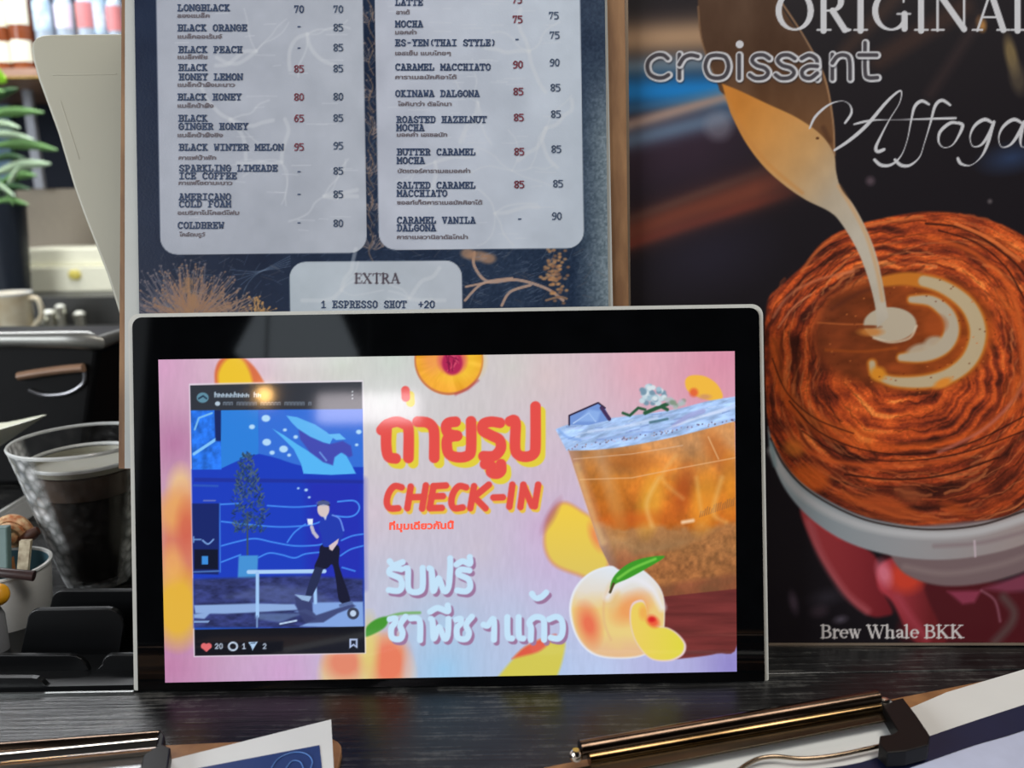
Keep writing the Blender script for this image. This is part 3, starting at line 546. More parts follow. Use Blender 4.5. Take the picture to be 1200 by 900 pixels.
# cup
band_o = crv([(900, 500), (903, 530), (918, 570), (948, 606), (990, 634), (1040, 650), (1095, 656), (1150, 651), (1205, 636), (1250, 610), (1285, 560)], 6); band_i = crv([(1275, 500), (1240, 560), (1200, 596), (1150, 612), (1095, 618), (1045, 613), (1000, 601), (950, 574), (920, 545), (903, 512)], 6)
under = crv([(1040, 645), (1060, 672), (1100, 686), (1150, 684), (1205, 668), (1260, 640)], 6)
hnd = lambda c0, c1, x0, x1: (lambda X, Y: np.array(c0) * (1 - np.clip((X - x0) / (x1 - x0), 0, 1))[..., None] + np.array(c1) * np.clip((X - x0) / (x1 - x0), 0, 1)[..., None])
pr.poly(crv([(1040, 650), (1090, 680), (1150, 676), (1200, 690), (1300, 700), (1325, 754), (1078, 754), (1056, 720), (1035, 690)], 5, True), (82, 26, 32), soft=14)
pr.poly(crv([(938, 596), (962, 604), (1000, 632), (1028, 655), (1034, 690), (1046, 716), (1038, 722), (1020, 722), (998, 706), (972, 672), (950, 632)], 6, True), hnd((176, 66, 70), (112, 30, 38), 945, 1048), soft=5)
lay([(948, 612), (962, 650), (990, 694), (1016, 716)], 8, (196, 104, 112), .6, 8); lay([(955, 608), (985, 628)], 9, (200, 60, 66), .7, 6)
pr.poly(crv([(1028, 668), (1040, 656), (1062, 652), (1080, 662), (1082, 684), (1088, 704), (1100, 730), (1108, 754), (1076, 754), (1060, 734), (1046, 706), (1030, 690)], 6, True), hnd((190, 66, 78), (108, 34, 38), 1030, 1092), soft=5)
pr.ell(1062, 676, 20, 18, (216, 68, 44), soft=14, a=.85); pr.ell(1036, 672, 8, 14, (228, 130, 150), soft=9, a=.8, rot=-20); lay([(1052, 700), (1066, 722), (1086, 748)], 9, (176, 70, 84), .6, 8)
pr.poly([(1110, 693), (1150, 692), (1142, 706), (1128, 708)], (142, 58, 80), soft=5); pr.poly([(1152, 690), (1200, 672), (1240, 668), (1240, 690), (1180, 694)], (128, 60, 80), soft=7)
lay([(1150, 692), (1166, 704), (1172, 728)], 3, (150, 96, 112), .7, 3); lay([(1176, 700), (1188, 716), (1184, 732), (1166, 752)], 10, (96, 88, 84), .6, 8)
pr.poly(list(under) + [(1260, 600), (1040, 620)], (122, 102, 104), soft=4); lay([(1060, 664), (1110, 672), (1170, 662), (1210, 648)], 6, (146, 128, 126), .6, 6)
pr.poly(list(band_o) + list(band_i), hnd((150, 164, 172), (160, 146, 144), 930, 1190), soft=3)
lay([(904, 528), (926, 566), (960, 594), (1004, 614), (1050, 624), (1100, 627), (1150, 622), (1205, 606)], 9, (196, 196, 198), .75, 6); lay([(1095, 640), (1150, 636), (1205, 622)], 5, (136, 116, 120), .6, 4)
lay([(903, 514), (920, 547), (950, 577), (1000, 604), (1045, 616), (1095, 620.5), (1150, 615), (1200, 599)], 2.2, (28, 16, 14), .8, 2)
lay([(1142, 634), (1143, 652)], 2.5, (206, 186, 196), .8, 2); lay([(904, 520), (908, 545)], 5, (120, 150, 156), .6, 4)
# milk poured from a jug
jug = crv([(818, -80), (818, 10), (823, 50), (840, 96), (850, 112), (900, 140), (945, 160), (978, 186)], 5)[:-1] + crv([(978, 186), (976, 140), (967, 90), (945, 50), (912, 0), (880, -80)], 5)
pr.poly(jug, lambda X, Y: np.array((74, 50, 34)) * (1 - np.clip((Y - 60) / 100, 0, 1))[..., None] + np.array((112, 76, 48)) * np.clip((Y - 60) / 100, 0, 1)[..., None] + ((vnoise(X / 30, Y / 60, 61) - .5) * 26)[..., None], soft=2)
lay([(914, 0), (944, 46), (966, 90), (976, 140), (978, 182)], 2.2, (168, 128, 92), .8, 2); lay([(818, 8), (823, 50), (838, 92)], 2, (134, 100, 72), .7, 2); lay([(965, 150), (972, 165)], 6, (70, 44, 30), .5, 4)
milk = crv([(846, 98), (866, 106), (900, 122), (934, 138), (962, 158), (977, 180), (980, 202), (986, 222), (1000, 240), (1014, 266), (1026, 296), (1034, 330), (1041, 372)], 6) + crv([(1028, 384), (1025, 356), (1016, 322), (1004, 292), (986, 262), (972, 248), (944, 234), (918, 216), (894, 194), (872, 164), (856, 132)], 6)
def milkc(X, Y):
    t = np.clip((X - 850) / 260 + (Y - 140) / 330, 0, 1); k = [0, .25, .5, .75, 1]; c = [(192, 122, 48), (200, 140, 74), (190, 148, 98), (176, 160, 138), (188, 178, 162)]
    o = np.stack([np.interp(t, k, [q[j] for q in c]) for j in range(3)], -1); return o * (.96 + .08 * vnoise(X / 14, Y / 20, 62)[..., None])
pr.poly(milk, milkc, soft=2); lay([(983, 218), (1000, 246), (1016, 278), (1028, 318), (1034, 352)], 4, (206, 152, 98), .6, 4); lay([(850, 112), (872, 156), (900, 192), (940, 226)], 4, (190, 128, 66), .55, 4); pr.ell(958, 162, 2, 1.5, (90, 54, 30))
# lettering
LW = (196, 196, 200)
serif(pr, 'ORIGINAL', 908, 36, 47, LW, k=1.18, thick=.155, thin=.05)
def pt(s_, dx=0, dy=0): return [(720 + float(a) / 2.5 + dx, float(b) / 2.5 + dy) for a, b in (p.split(',') for p in s_.split())]
for s_ in ('158,172 145,162 125,162 105,175 98,195 105,217 125,228 145,228 160,220', '192,160 192,230', '192,190 205,170 225,162 246,166', '300,162 278,168 268,195 278,222 302,230 326,222 336,195 326,168 300,162', '367,162 367,230', '455,172 438,162 415,164 405,178 418,192 442,200 452,214 440,228 415,230 398,220',
        '530,172 512,162 490,164 480,178 493,192 518,200 528,214 515,228 490,230 474,220', '550,172 572,162 592,172 596,190 596,232', '596,195 570,195 552,208 555,225 575,230 596,215', '640,160 640,232', '640,185 655,166 675,162 690,175 692,232', '736,126 736,210 745,228 772,228', '718,162 770,162'):
    P = crv(pt(s_), 5); pr.stroke([(x + 1, y + 2) for x, y in P], 9, (26, 26, 34), a=.45, soft=2)
    pr.stroke(P, 9.2, LW, soft=1.2); pr.stroke([(x - .7, y - .3) for x, y in P], 4.6, (52, 48, 54), soft=1.3, a=.9)
pr.ell(720 + 367 / 2.5, 52, 4.6, 4.6, LW)
for s_, w in (('572,376 590,340 630,306 668,296 690,308 694,332 676,360', 2.6), ('645,440 690,410 740,366 800,296 838,266 836,300 806,350 780,400 766,432 772,444 790,438', 3.6), ('702,364 760,352 860,350 1000,346', 2.4), ('922,306 900,296 880,312 870,350 858,410 840,456 812,482 782,484 762,468', 3.4),
        ('984,308 960,294 940,310 926,360 908,420 894,460 866,484 840,484 822,468', 3.4), ('1010,362 985,360 955,385 950,415 965,432 990,425 1010,395 1020,368 1008,360', 3.4), ('1110,362 1085,350 1056,368 1042,400 1050,428 1075,424 1098,392 1112,358', 3.6), ('1112,356 1094,420 1074,460 1044,484 1016,480 1006,464', 3.2),
        ('1196,362 1170,350 1140,370 1126,402 1134,430 1160,424 1184,392 1200,358', 3.6), ('1200,356 1190,404 1194,430 1214,424 1240,396', 3.4), ('1270,300 1252,370 1246,414 1256,430 1280,420', 3.4), ('1225,350 1310,344', 2.4), ('1340,362 1315,360 1290,385 1286,415 1300,432 1325,425 1345,395 1350,368 1340,360', 3.4)):
    P = crv(pt(s_), 7); nn = len(P); pr.stroke(P, [w * (.75 + .45 * math.sin(i / nn * 9)) for i in range(nn)], LW, soft=1.1)
serif(pr, 'Brew Whale BKK', 961.5, 747.5, 15, (214, 208, 206), k=1.33, thick=.18, thin=.085)
pr.build('printed_picture', POSTER, 0.0, print_mat('poster_print', .42, spec=.2, bump=.05), poster, label='printed picture of cream poured on a croissant coffee')

# ------------------------------------------------------------------ the upright screen
disp = thing('display_screen', (DISPLAY.at(530, 805).x, DISPLAY.at(530, 805).y, BZ), 'upright black framed screen with a white rim showing a peach tea photo offer', 'screen')
rimm = mat('white_rim', (204, 204, 198), .3, var=.05); blk = mat('black_glass', (7, 8, 10), .04, var=.3, spec=.5); blkp = mat('black_plastic', (11, 12, 14), .34, spec=.4)
def rot1(x0, y0, x1, y1, rr, cx=526, cy=584, d=-.9): return spin(rrect(x0, y0, x1, y1, rr), cx, cy, d)
MB().prism([DISPLAY.at(x, y, -.0012) for x, y in rot1(153.5, 362, 897.5, 803.4, [13, 13, 2, 2])], -DISPLAY.n * .012).build('housing', rimm, disp, label='white rim and housing')
MB().prism([DISPLAY.at(x, y, 0) for x, y in rot1(158.2, 366.2, 893.0, 803.8, [11, 11, 1, 1])], -DISPLAY.n * .003).build('glass_front', blk, disp, label='glossy black glass border')
c0, c1 = DISPLAY.at(380, 700, -.014), DISPLAY.at(680, 700, -.014)
for c in (c0, c1):
    f = MB(); f.box((c.x - .02, c.y - .004, BZ), (c.x + .02, c.y + .025, BZ + .003)); f.box((c.x - .02, c.y - .006, BZ), (c.x + .02, c.y - .002, c.z))
    f.build('stand', clearm, disp)
pr = Print([(185.5, 421.5), (861, 411.5), (863.5, 787), (193.5, 800)], 1.0, (200, 180, 200))
pr.idw([(190, 430, (214, 160, 196)), (205, 520, (180, 116, 158)), (205, 600, (205, 160, 180)), (200, 780, (190, 126, 168)), (330, 785, (205, 160, 204)), (290, 430, (226, 190, 208)), (350, 430, (214, 210, 206)), (400, 425, (206, 214, 200)), (460, 420, (202, 214, 202)), (600, 430, (208, 206, 200)), (450, 470, (214, 220, 216)), (520, 500, (206, 204, 202)),  # grey-green anchors at top centre paint in the haze reflected by the glass
    (560, 480, (206, 200, 200)), (640, 440, (216, 194, 196)), (750, 430, (226, 170, 184)), (850, 420, (214, 140, 164)), (830, 450, (222, 148, 166)), (640, 560, (208, 186, 202)), (560, 640, (202, 192, 206)), (500, 560, (208, 198, 204)), (440, 600, (210, 194, 206)), (440, 540, (210, 204, 206)), (450, 680, (192, 196, 216)), (660, 680, (196, 184, 220)), (520, 740, (166, 202, 232)), (520, 785, (146, 200, 238)), (600, 720, (186, 198, 226)), (650, 660, (205, 180, 216)), (640, 780, (168, 202, 238)), (700, 785, (186, 205, 240)), (860, 780, (140, 130, 200)), (780, 785, (178, 180, 226)), (640, 620, (206, 168, 206))])
pr.grain(.05, 3, 14, 71)
# soft fruit by the left edge
def soft(x, y, rx, ry, c, s_=12, a=.9, rot=0): pr.ell(x, y, rx, ry, c, soft=s_, a=a, rot=rot)
soft(212, 575, 14, 26, (236, 196, 140)); soft(216, 640, 30, 60, (214, 122, 92), 22); soft(206, 600, 20, 22, (232, 168, 96), 18, .8); soft(208, 712, 26, 42, (228, 180, 58), 18, .95); soft(202, 662, 12, 20, (236, 176, 100), 12, .7); soft(218, 618, 10, 26, (206, 92, 74), 12, .7)
pr.poly(crv([(252, 452), (252, 434), (260, 420), (282, 418), (298, 430), (312, 452)], 5), (214, 110, 70), soft=3); pr.poly(crv([(256, 452), (256, 436), (266, 421), (282, 420), (292, 434), (297, 452)], 5), (236, 194, 50), soft=5)
# halved peach
pr.ell(526, 422, 40.5, 41, (200, 120, 74), soft=1.5); pr.ell(526, 421, 38.5, 39, lambda X, Y: np.array((240, 168, 50)) * np.ones(X.shape + (1,)) + ((vnoise(np.arctan2(Y - 420, X - 526) * 5, np.hypot(X - 526, Y - 420) / 30, 72) - .5) * 50)[..., None], soft=2)
soft(536, 424, 28, 24, (246, 206, 60), 16, .6); soft(508, 420, 12, 16, (240, 150, 90), 12, .7); pr.ell(530, 422, 17, 17, (220, 96, 96), soft=6, a=.85); pr.ell(530, 425, 12, 14, (178, 40, 84), soft=3)
for k in range(14): pr.stroke([(530 + r.uniform(-8, 8), 418 + r.uniform(-4, 14)), (530 + r.uniform(-8, 8), 420 + r.uniform(-4, 16))], 1.4, r.choice([(214, 80, 110), (120, 20, 60)]), a=.7)
pr.stroke([(534, 462), (548, 456), (560, 446)], 3, (176, 70, 80), soft=3, a=.6)
# yellow slices
P = crv([(637, 640), (640, 612), (652, 592), (664, 588), (682, 598), (697, 610), (703, 636), (715, 662), (700, 680), (675, 674), (648, 662)], 6, True)
pr.poly(P, (214, 150, 116), soft=5); pr.poly([(x * .93 + 47, y * .93 + 44) for x, y in P], lambda X, Y: np.array((238, 204, 74)) * (1 - np.clip((Y - 600) / 80, 0, 1))[..., None] + np.array((220, 196, 96)) * np.clip((Y - 600) / 80, 0, 1)[..., None], soft=5); soft(699, 628, 7, 15, (234, 130, 84), 8, .8, -20); soft(646, 604, 5, 18, (170, 96, 110), 6, .6, 28)
P = crv([(578, 800), (598, 776), (614, 760), (640, 748), (661, 750), (659, 774), (650, 800)], 6); pr.poly(P, (210, 200, 84), soft=4); pr.poly(crv([(600, 772), (615, 758), (636, 748), (652, 744), (634, 762), (616, 768)], 5), (222, 92, 70), soft=4)
pr.poly(crv([(803, 446), (810, 440), (826, 441), (840, 450), (847, 464), (840, 470), (820, 466), (806, 458)], 6, True), (240, 184, 66), soft=2); soft(813, 460, 5, 5, (226, 96, 56), 4); soft(826, 465, 7, 3, (200, 140, 110), 3, .7)
# blurred peach at the bottom with a leaf
soft(430, 790, 55, 50, (224, 196, 150), 10, .95); soft(404, 776, 22, 20, (226, 130, 104), 16); soft(456, 776, 22, 30, (232, 122, 92), 18, .95); soft(432, 762, 10, 34, (222, 208, 120), 12, .8)
soft(480, 790, 8, 30, (200, 200, 220), 8, .5)
pr.poly(crv([(427, 746), (430, 734), (442, 725), (455, 723), (452, 734), (440, 742)], 5, True), (70, 150, 50), soft=2.5); pr.stroke(crv([(455, 723), (470, 719), (492, 718)], 5), 3, (120, 176, 106), soft=2.5)
# photo card
pr.poly([(221.5, 449.5), (425.5, 445.5), (429, 766), (227, 770)], (228, 220, 232), soft=1.2, a=.75)
pr.poly([(223, 451.5), (424, 447.5), (427.5, 765), (228.5, 768.5)], (48, 50, 58), soft=1)
pr.poly([(224, 480.5), (425, 479), (427.5, 734), (228, 738)], (34, 92, 206), soft=1)
pq = lambda s_: [(210 + float(a) / 5.217, 440 + float(b) / 5.217) for a, b in (p.split(',') for p in s_.split())]
pw = lambda s_: [(210 + float(a) / 4.735, 590 + float(b) / 4.735) for a, b in (p.split(',') for p in s_.split())]
pr.poly(pq('255,212 485,212 485,490 410,520 320,540 255,570'), (46, 128, 220)); pr.poly(pq('485,212 1120,205 1125,600 780,600 620,510 485,480'), (54, 112, 216))
pr.poly(pq('255,570 340,530 430,490 490,480 560,495 700,540 780,560 1125,560 1128,1540 90,1540 75,575'), (30, 62, 190), soft=1.5)
pr.poly(pq('780,640 1125,640 1128,1300 780,1300'), (40, 44, 176), soft=14, a=.7); pr.poly(pq('90,625 1125,640 1125,660 90,650'), (34, 44, 140), soft=1.5, a=.6)
pr.poly(pq('70,210 215,210 215,400 255,410 258,575 80,575'), lambda X, Y: np.array((40, 110, 220)) * (.75 + .6 * vnoise(X / 6, Y / 6, 81))[..., None]); pr.stroke(pq('90,480 150,440 225,390'), 3.4, (130, 196, 250)); pr.stroke(pq('95,330 120,260 200,230'), 2.2, (120, 186, 240)); pr.poly(pq('215,212 255,212 255,400 222,400'), (26, 40, 96))
# whale on the mural
pr.poly(pq('655,245 720,255 830,300 900,345 940,380 920,420 880,410 800,375 730,330 690,290'), (96, 182, 244)); pr.poly(pq('905,360 980,355 1020,390 960,395'), (104, 188, 246))
pr.poly(pq('570,325 640,365 720,420 800,470 900,510 960,480 1010,470 1060,560 1080,600 930,608 760,600 745,540 700,450 640,390'), (86, 182, 246)); pr.poly(pq('730,330 800,375 880,410 920,420 1000,400 1050,430 1060,490 1040,500 990,470 950,500 940,550 880,530 800,470 740,390'), (68, 76, 178), soft=2); pr.stroke(pq('860,470 900,520'), 2, (120, 170, 240), a=.7)
for x, y, q in ((530, 262, 5), (445, 314, 3.4), (535, 408, 5), (568, 472, 3), (638, 450, 5), (672, 487, 2.2), (646, 333, 2.2), (712, 376, 2.6), (1098, 345, 3.2), (1085, 424, 2), (776, 700, 2), (728, 690, 1.4), (795, 745, 1.5)): X0, Y0 = pq(f'{x},{y}')[0]; pr.ell(X0, Y0, q, q * .8, (178, 218, 250), soft=1.5)
for s_ in ('235,100 400,118 560,130 720,120 800,95', '235,235 330,210 420,195 520,215 640,235 760,232 800,222', '900,205 960,180 1020,170', '895,290 950,255 1020,235', '235,325 300,300 340,285', '440,300 500,275 570,285 640,302 700,280 790,270', '905,355 975,375', '230,5 330,0', '490,12 640,20 760,12', '600,215 640,160 700,115'): pr.stroke(crv(pw(s_), 6), 1.8, (72, 146, 246), a=.9)
pr.stroke(crv(pw('840,65 930,75 980,60 1000,20 970,-15 880,-10'), 6), 1.8, (72, 146, 246)); pr.stroke(pw('225,0 228,380'), 1.5, (60, 120, 220))
pr.poly(pw('72,0 222,0 218,395 78,390'), (24, 36, 92), soft=1.5, a=.85); pr.poly(pw('85,255 215,255 215,365 85,365'), (16, 22, 46)); pr.stroke(pw('80,380 220,375'), 1.6, (80, 120, 190)); pr.poly(pw('125,292 160,292 160,338 125,338'), (60, 140, 220)); pr.stroke(crv(pw('80,185 80,215'), 2), 1.6, (110, 150, 210)); pr.stroke(pw('80,200 120,200'), 1.6, (110, 150, 210)); pr.stroke(crv(pw('130,205 160,225 190,200'), 5), 1.8, (120, 160, 220)); pr.stroke(pq('90,672 235,676'), 2.6, (50, 92, 190), a=.8); pr.stroke(pq('150,765 220,765'), 1.6, (120, 130, 190), a=.8)
# small tree, white pot
for k in range(420):
    v = r.random(); yy = 532 + 92 * v; hw = 4 + 21 * (v ** .8) * (1 - .35 * (v > .85)); xx = 289 + r.uniform(-hw, hw) + 3 * v
    pr.stroke([(xx, yy), (xx + r.uniform(-4, 4), yy - r.uniform(1, 4))], 1.5, r.choice([(46, 78, 112), (70, 96, 110), (34, 60, 110), (90, 110, 110), (30, 50, 80)]), a=.7)
pr.stroke([(290, 600), (290, 650)], 2, (60, 80, 100)); pr.poly(pw('330,290 438,288 432,420 325,412'), (70, 146, 214), soft=2)
# ground, bench, shadows
pr.poly(pw('80,420 700,400 1020,420 1025,690 82,690'), lambda X, Y: np.array((50, 58, 112)) * (.6 + .8 * vnoise(X / 9, Y / 4, 82))[..., None], soft=4)
pr.poly(pw('250,520 480,450 720,470 900,560 600,560'), (96, 110, 160), soft=8, a=.5); pr.poly(pw('82,565 420,555 640,560 660,590 400,605 250,612 90,610'), (142, 172, 222), soft=2); pr.poly(pw('80,615 180,600 140,640 82,635'), (140, 170, 220), soft=2); pr.poly(pw('82,650 170,650 160,662 82,662'), (130, 160, 210)); pr.poly(pw('740,550 1020,545 1025,690 670,682 760,640 700,610 640,600 700,585 740,600'), (132, 166, 226), soft=2)
pr.poly(pw('420,610 690,610 560,660 420,640'), (100, 124, 170), soft=3, a=.7); pr.poly(pw('640,520 720,510 740,600 760,620 960,555 980,570 880,610 800,660 700,665 660,600'), (58, 66, 112), soft=2, a=.9); pr.stroke(pw('560,668 650,650'), 2, (190, 214, 244))
pr.stroke(pw('385,380 806,376'), 4.6, (172, 208, 246)); pr.stroke(pw('434,385 434,625'), 4, (160, 200, 246)); pr.stroke(pw('752,385 756,550'), 4, (160, 200, 246)); pr.stroke(pw('432,625 432,685'), 2, (120, 150, 200))
# person with a cup, walking
pr.poly(crv(pw('790,230 885,235 885,330 905,400 950,545 890,545 870,430 850,340 820,360 765,370 750,350 775,290'), 4, True), (26, 28, 52)); pr.poly(pw('755,350 800,360 770,450 735,520 700,510 720,440'), (40, 48, 84)); pr.poly(crv(pw('800,60 850,55 885,90 915,160 885,215 860,235 800,238 790,180 775,130'), 4, True), (36, 60, 176)); pr.stroke(crv(pw('850,65 890,85 912,150'), 4), 1.6, (110, 150, 240)); pr.poly(pw('795,65 825,50 812,95'), (190, 200, 230))
pr.stroke(pw('765,185 745,160 735,130'), 4, (190, 186, 206)); pr.poly(pw('710,85 742,85 740,118 716,118'), (228, 236, 248)); pr.ell(*pw('800,32')[0], 7, 9, (214, 198, 196)); pr.poly(pw('765,15 770,-10 800,-20 832,-8 838,15 800,5'), (40, 44, 76)); pr.ell(*pw('798,-2')[0], 8, 3, (120, 140, 200), a=.5); pr.poly(pw('830,235 885,195 880,220 850,262 835,255'), (216, 196, 200)); pr.poly(pw('640,505 735,515 720,545 680,535'), (150, 180, 220)); pr.poly(pw('885,560 960,540 965,560 890,575'), (90, 110, 160))
X0, Y0 = pw('965,610')[0]; pr.ell(X0, Y0, 7, 7, (60, 66, 88)); pr.ell(X0, Y0, 3.6, 3.6, (190, 210, 236))
# card header and footer
pr.poly([(223, 451.5), (424, 447.5), (424.5, 479), (223.5, 481)], (50, 54, 62), soft=1); pr.ell(237.5, 466, 7, 6, (96, 140, 160)); pr.stroke([(233, 467), (238, 464), (242, 467)], 2, (40, 60, 80))
for k, x in enumerate(np.arange(252, 305, 4.6)):
    if k == 9: continue
    hh = (5.2 if k in (0, 5, 9, 10) else 3.6); pr.stroke([(x, 465), (x, 465 - hh)], 1.5, (176, 196, 214)); pr.stroke([(x, 465 - hh * .6), (x + 2.6, 465 - hh * .6), (x + 2.6, 465)], 1.3, (176, 196, 214))
pr.ell(255, 473, 3, 2.6, (180, 198, 214))
for k in range(26):
    x = 262 + k * 4
    if k % 7 != 3: pr.stroke([(x, 474.5), (x, 471.5), (x + 2.2, 471.5), (x + 2.2, 474.5)], 1.1, (126, 140, 156), a=.9)
for y in (459, 463, 467): pr.ell(413, y, .9, .9, (200, 206, 214))
pr.poly([(228, 738), (427.3, 734), (427.5, 765), (228.5, 768.5)], (18, 20, 28), soft=1.2)
pr.ell(239, 757, 3.6, 3.4, (222, 106, 110)); pr.ell(244.5, 757, 3.6, 3.4, (222, 106, 110)); pr.poly([(235.5, 758.5), (248, 758.5), (242, 764)], (222, 106, 110))
for x, ch in ((252, '2'), (257, '0'), (284, '1'), (308, '2')):
    for pl in SLAB[ch].split(','): pr.stroke([(x + int(p[0]) * .5, 760 - int(p[1]) * .7) for p in pl.split()], 1.2, (186, 200, 220))
pr.ell(273, 757.5, 6, 5.6, (188, 204, 224)); pr.ell(273, 757.5, 3.8, 3.4, (18, 20, 28)); pr.poly([(291, 752.5), (302, 752), (299, 757), (296, 762), (294, 757)], (176, 206, 238)); pr.stroke([(294, 754), (299, 753.5)], 1, (40, 60, 90))
pr.poly([(409.5, 748.5), (419, 748.5), (419, 760), (414.3, 756.5), (409.5, 760)], (180, 196, 232)); pr.poly([(411.5, 750.5), (417, 750.5), (417, 756.5), (414.3, 754.3), (411.5, 756.5)], (24, 28, 44))
# headline
pz = lambda s_: [(420 + float(a) / 4.5, 400 + float(b) / 4.5) for a, b in (p.split(',') for p in s_.split())]
HL = ['122,468 150,440 200,424 240,436 264,462 264,615', '150,440 146,540 158,606 196,618', '248,258 250,296', '312,424 360,428 390,450 400,490 400,614', '512,424 476,430 462,452 476,486 520,498', '520,498 474,510 466,550 480,596 530,612 578,602 594,566 594,422', '746,430 700,424 660,436 656,470 700,496 744,520 750,566 716,604 660,606', '668,648 700,656 700,690 730,698 752,682 752,648', '800,422 828,426 826,560 846,600 890,608 926,590 934,540 934,344']
CK = ['228,770 190,764 160,800 150,850 166,880 210,880', '276,766 258,880', '356,760 336,882', '270,822 346,820', '396,764 376,878', '396,764 462,760', '386,818 446,816', '376,880 440,878', '568,770 530,764 500,800 490,850 506,880 550,876', '610,764 590,880', '688,756 610,820 670,880', '712,824 762,822', '812,756 796,872', '870,756 854,874', '870,760 916,868', '948,756 930,870']
for dx, dy, c in ((5.5, 6, (226, 206, 62)), (0, 0, (228, 80, 74))):
    for i, s_ in enumerate(HL): P = crv(pz(s_), 5); pr.stroke([(x + dx, y + dy) for x, y in P], 10 if i == 2 else 12.6, c, soft=1.4)
for dx, dy, c in ((2.5, 3.2, (230, 190, 70)), (0, 0, (224, 78, 72))):
    for i, s_ in enumerate(CK): P = pz(s_) if i not in (0, 8) else crv(pz(s_), 5); pr.stroke([(x + dx, y + dy) for x, y in P], 7.8, c, soft=1.3)
py = lambda s_: [(420 + float(a) / 4.09, 580 + float(b) / 4.09) for a, b in (p.split(',') for p in s_.split())]
WL = ['206,356 160,352 150,376 200,402 208,440 190,460 146,456', '150,318 170,336 212,322', '226,352 238,360 238,440 256,464 290,464 308,440 308,350', '340,352 352,368 360,460 384,400 410,460 432,440 440,350 440,304', '532,362 490,358 480,380 526,404 536,440 516,462 474,458', '470,334 500,318 534,330 534,298',
      '150,596 176,592 176,612 158,640 162,684 200,690 212,660 200,622 226,584', '250,592 282,592 296,616 296,696', '348,594 356,610 362,688 386,634 412,688 428,670 432,594', '344,560 380,542 428,558 428,530', '468,598 490,594 492,614 472,640 478,684 516,690 530,660 516,622 544,584', '600,622 620,626 648,596 650,694', '714,586 716,676 736,688', '768,586 770,676 790,688', '826,694 828,640 820,610 846,586 878,590 890,614 890,694', '832,474 850,494 876,490 900,468', '914,596 950,584 976,606 978,660 960,688 922,684']
for dx, dy, c in ((3.0, 3.4, (156, 118, 156)), (0, 0, (196, 226, 248))):
    for s_ in WL: P = crv(py(s_), 5); pr.stroke([(x + dx, y + dy) for x, y in P], 7.2, c, soft=1.4)
# iced tea cup
glass = [(664, 522), (861, 488), (864, 690), (770, 700), (716, 666), (703, 640)]
def tea(X, Y):
    t = vnoise(X / 26, Y / 22, 91, 4); v = np.clip((Y - 520) / 150, 0, 1); k = [0, .3, .6, .66, .8, 1]; c = [(198, 142, 92), (208, 124, 44), (200, 106, 34), (182, 126, 76), (166, 124, 82), (140, 82, 54)]
    o = np.stack([np.interp(v + (t - .5) * .2, k, [q[j] for q in c]) for j in range(3)], -1); e_ = np.clip(1 - (X - (664 + (Y - 522) * .33)) / 16, 0, 1)[..., None]
    return (o * (.72 + .55 * t)[..., None] * (1 + .12 * (vnoise(X / 3, Y / 5, 92, 2) - .5))[..., None]) * (1 - .5 * e_) + np.array((176, 150, 160)) * .5 * e_
pr.poly(crv([(752, 700), (790, 676), (864, 664), (864, 756), (840, 766), (806, 771), (780, 772), (760, 762)], 5, True), lambda X, Y: np.array((112, 48, 46)) * (.8 + .4 * vnoise(X / 50, Y / 5, 93))[..., None] , soft=2)
pr.poly(glass, tea, soft=1.5)
for x, y, rx, ry, c, a, q in ((762, 590, 14, 34, (236, 176, 60), .6, 10), (712, 560, 6, 50, (214, 170, 130), .5, -16), (826, 590, 16, 34, (238, 160, 50), .55, 8), (842, 530, 12, 26, (190, 100, 36), .6, -30), (740, 540, 26, 12, (176, 96, 34), .6, 0), (800, 575, 10, 26, (170, 70, 28), .6, 12), (745, 608, 34, 8, (206, 96, 34), .6, -4), (855, 570, 8, 30, (232, 150, 40), .5, 0), (722, 590, 8, 30, (206, 132, 50), .5, -10)): pr.ell(x, y, rx, ry, c, soft=12, a=a, rot=q)
pr.poly([(745, 655), (800, 640), (864, 610), (864, 672), (800, 682), (760, 690)], lambda X, Y: np.array((160, 104, 58)) * (.7 + .6 * vnoise(X / 5, Y / 5, 94))[..., None], soft=8, a=.8)
pr.stroke([(680, 562), (740, 560), (800, 548), (864, 536)], 1.4, (232, 180, 130), a=.7); pr.stroke([(672, 538), (740, 532), (800, 522)], 1.2, (226, 190, 160), a=.6); pr.stroke([(800, 612), (812, 610)], 4, (240, 200, 160), soft=3); pr.stroke([(830, 512), (842, 538)], 1.4, (240, 200, 150), a=.6)
for k in range(16): x, y = 820 + k * 2.6, 606 - k * .9; pr.stroke([(x, y), (x + 1.5, y - r.uniform(5, 10))], 1.2, (150, 100, 60), a=.8)
foam = crv([(651, 503), (668, 497), (700, 492), (740, 487), (790, 480), (830, 470), (866, 464)], 5) + crv([(866, 492), (830, 502), (790, 512), (740, 522), (700, 527), (664, 528)], 5)
pr.poly(foam, lambda X, Y: np.array((168, 198, 242)) * (.74 + .5 * vnoise(X / 10 + Y / 9, Y / 4 + X / 24, 95))[..., None], soft=1.5)
for k in range(60): x = r.uniform(660, 860); y = 510 - (x - 660) * .14 + r.uniform(-10, 12); pr.stroke([(x, y), (x + r.uniform(4, 12), y - r.uniform(0, 3))], 1.4, r.choice([(206, 224, 250), (180, 196, 244), (110, 130, 190)]), a=.5)
for k in range(80): x = r.uniform(666, 862); pr.ell(x, 526 - (x - 666) * .17 + r.uniform(-3, 1.5), .9, .9, r.choice([(80, 60, 90), (190, 180, 210), (150, 110, 100)]), a=.7)
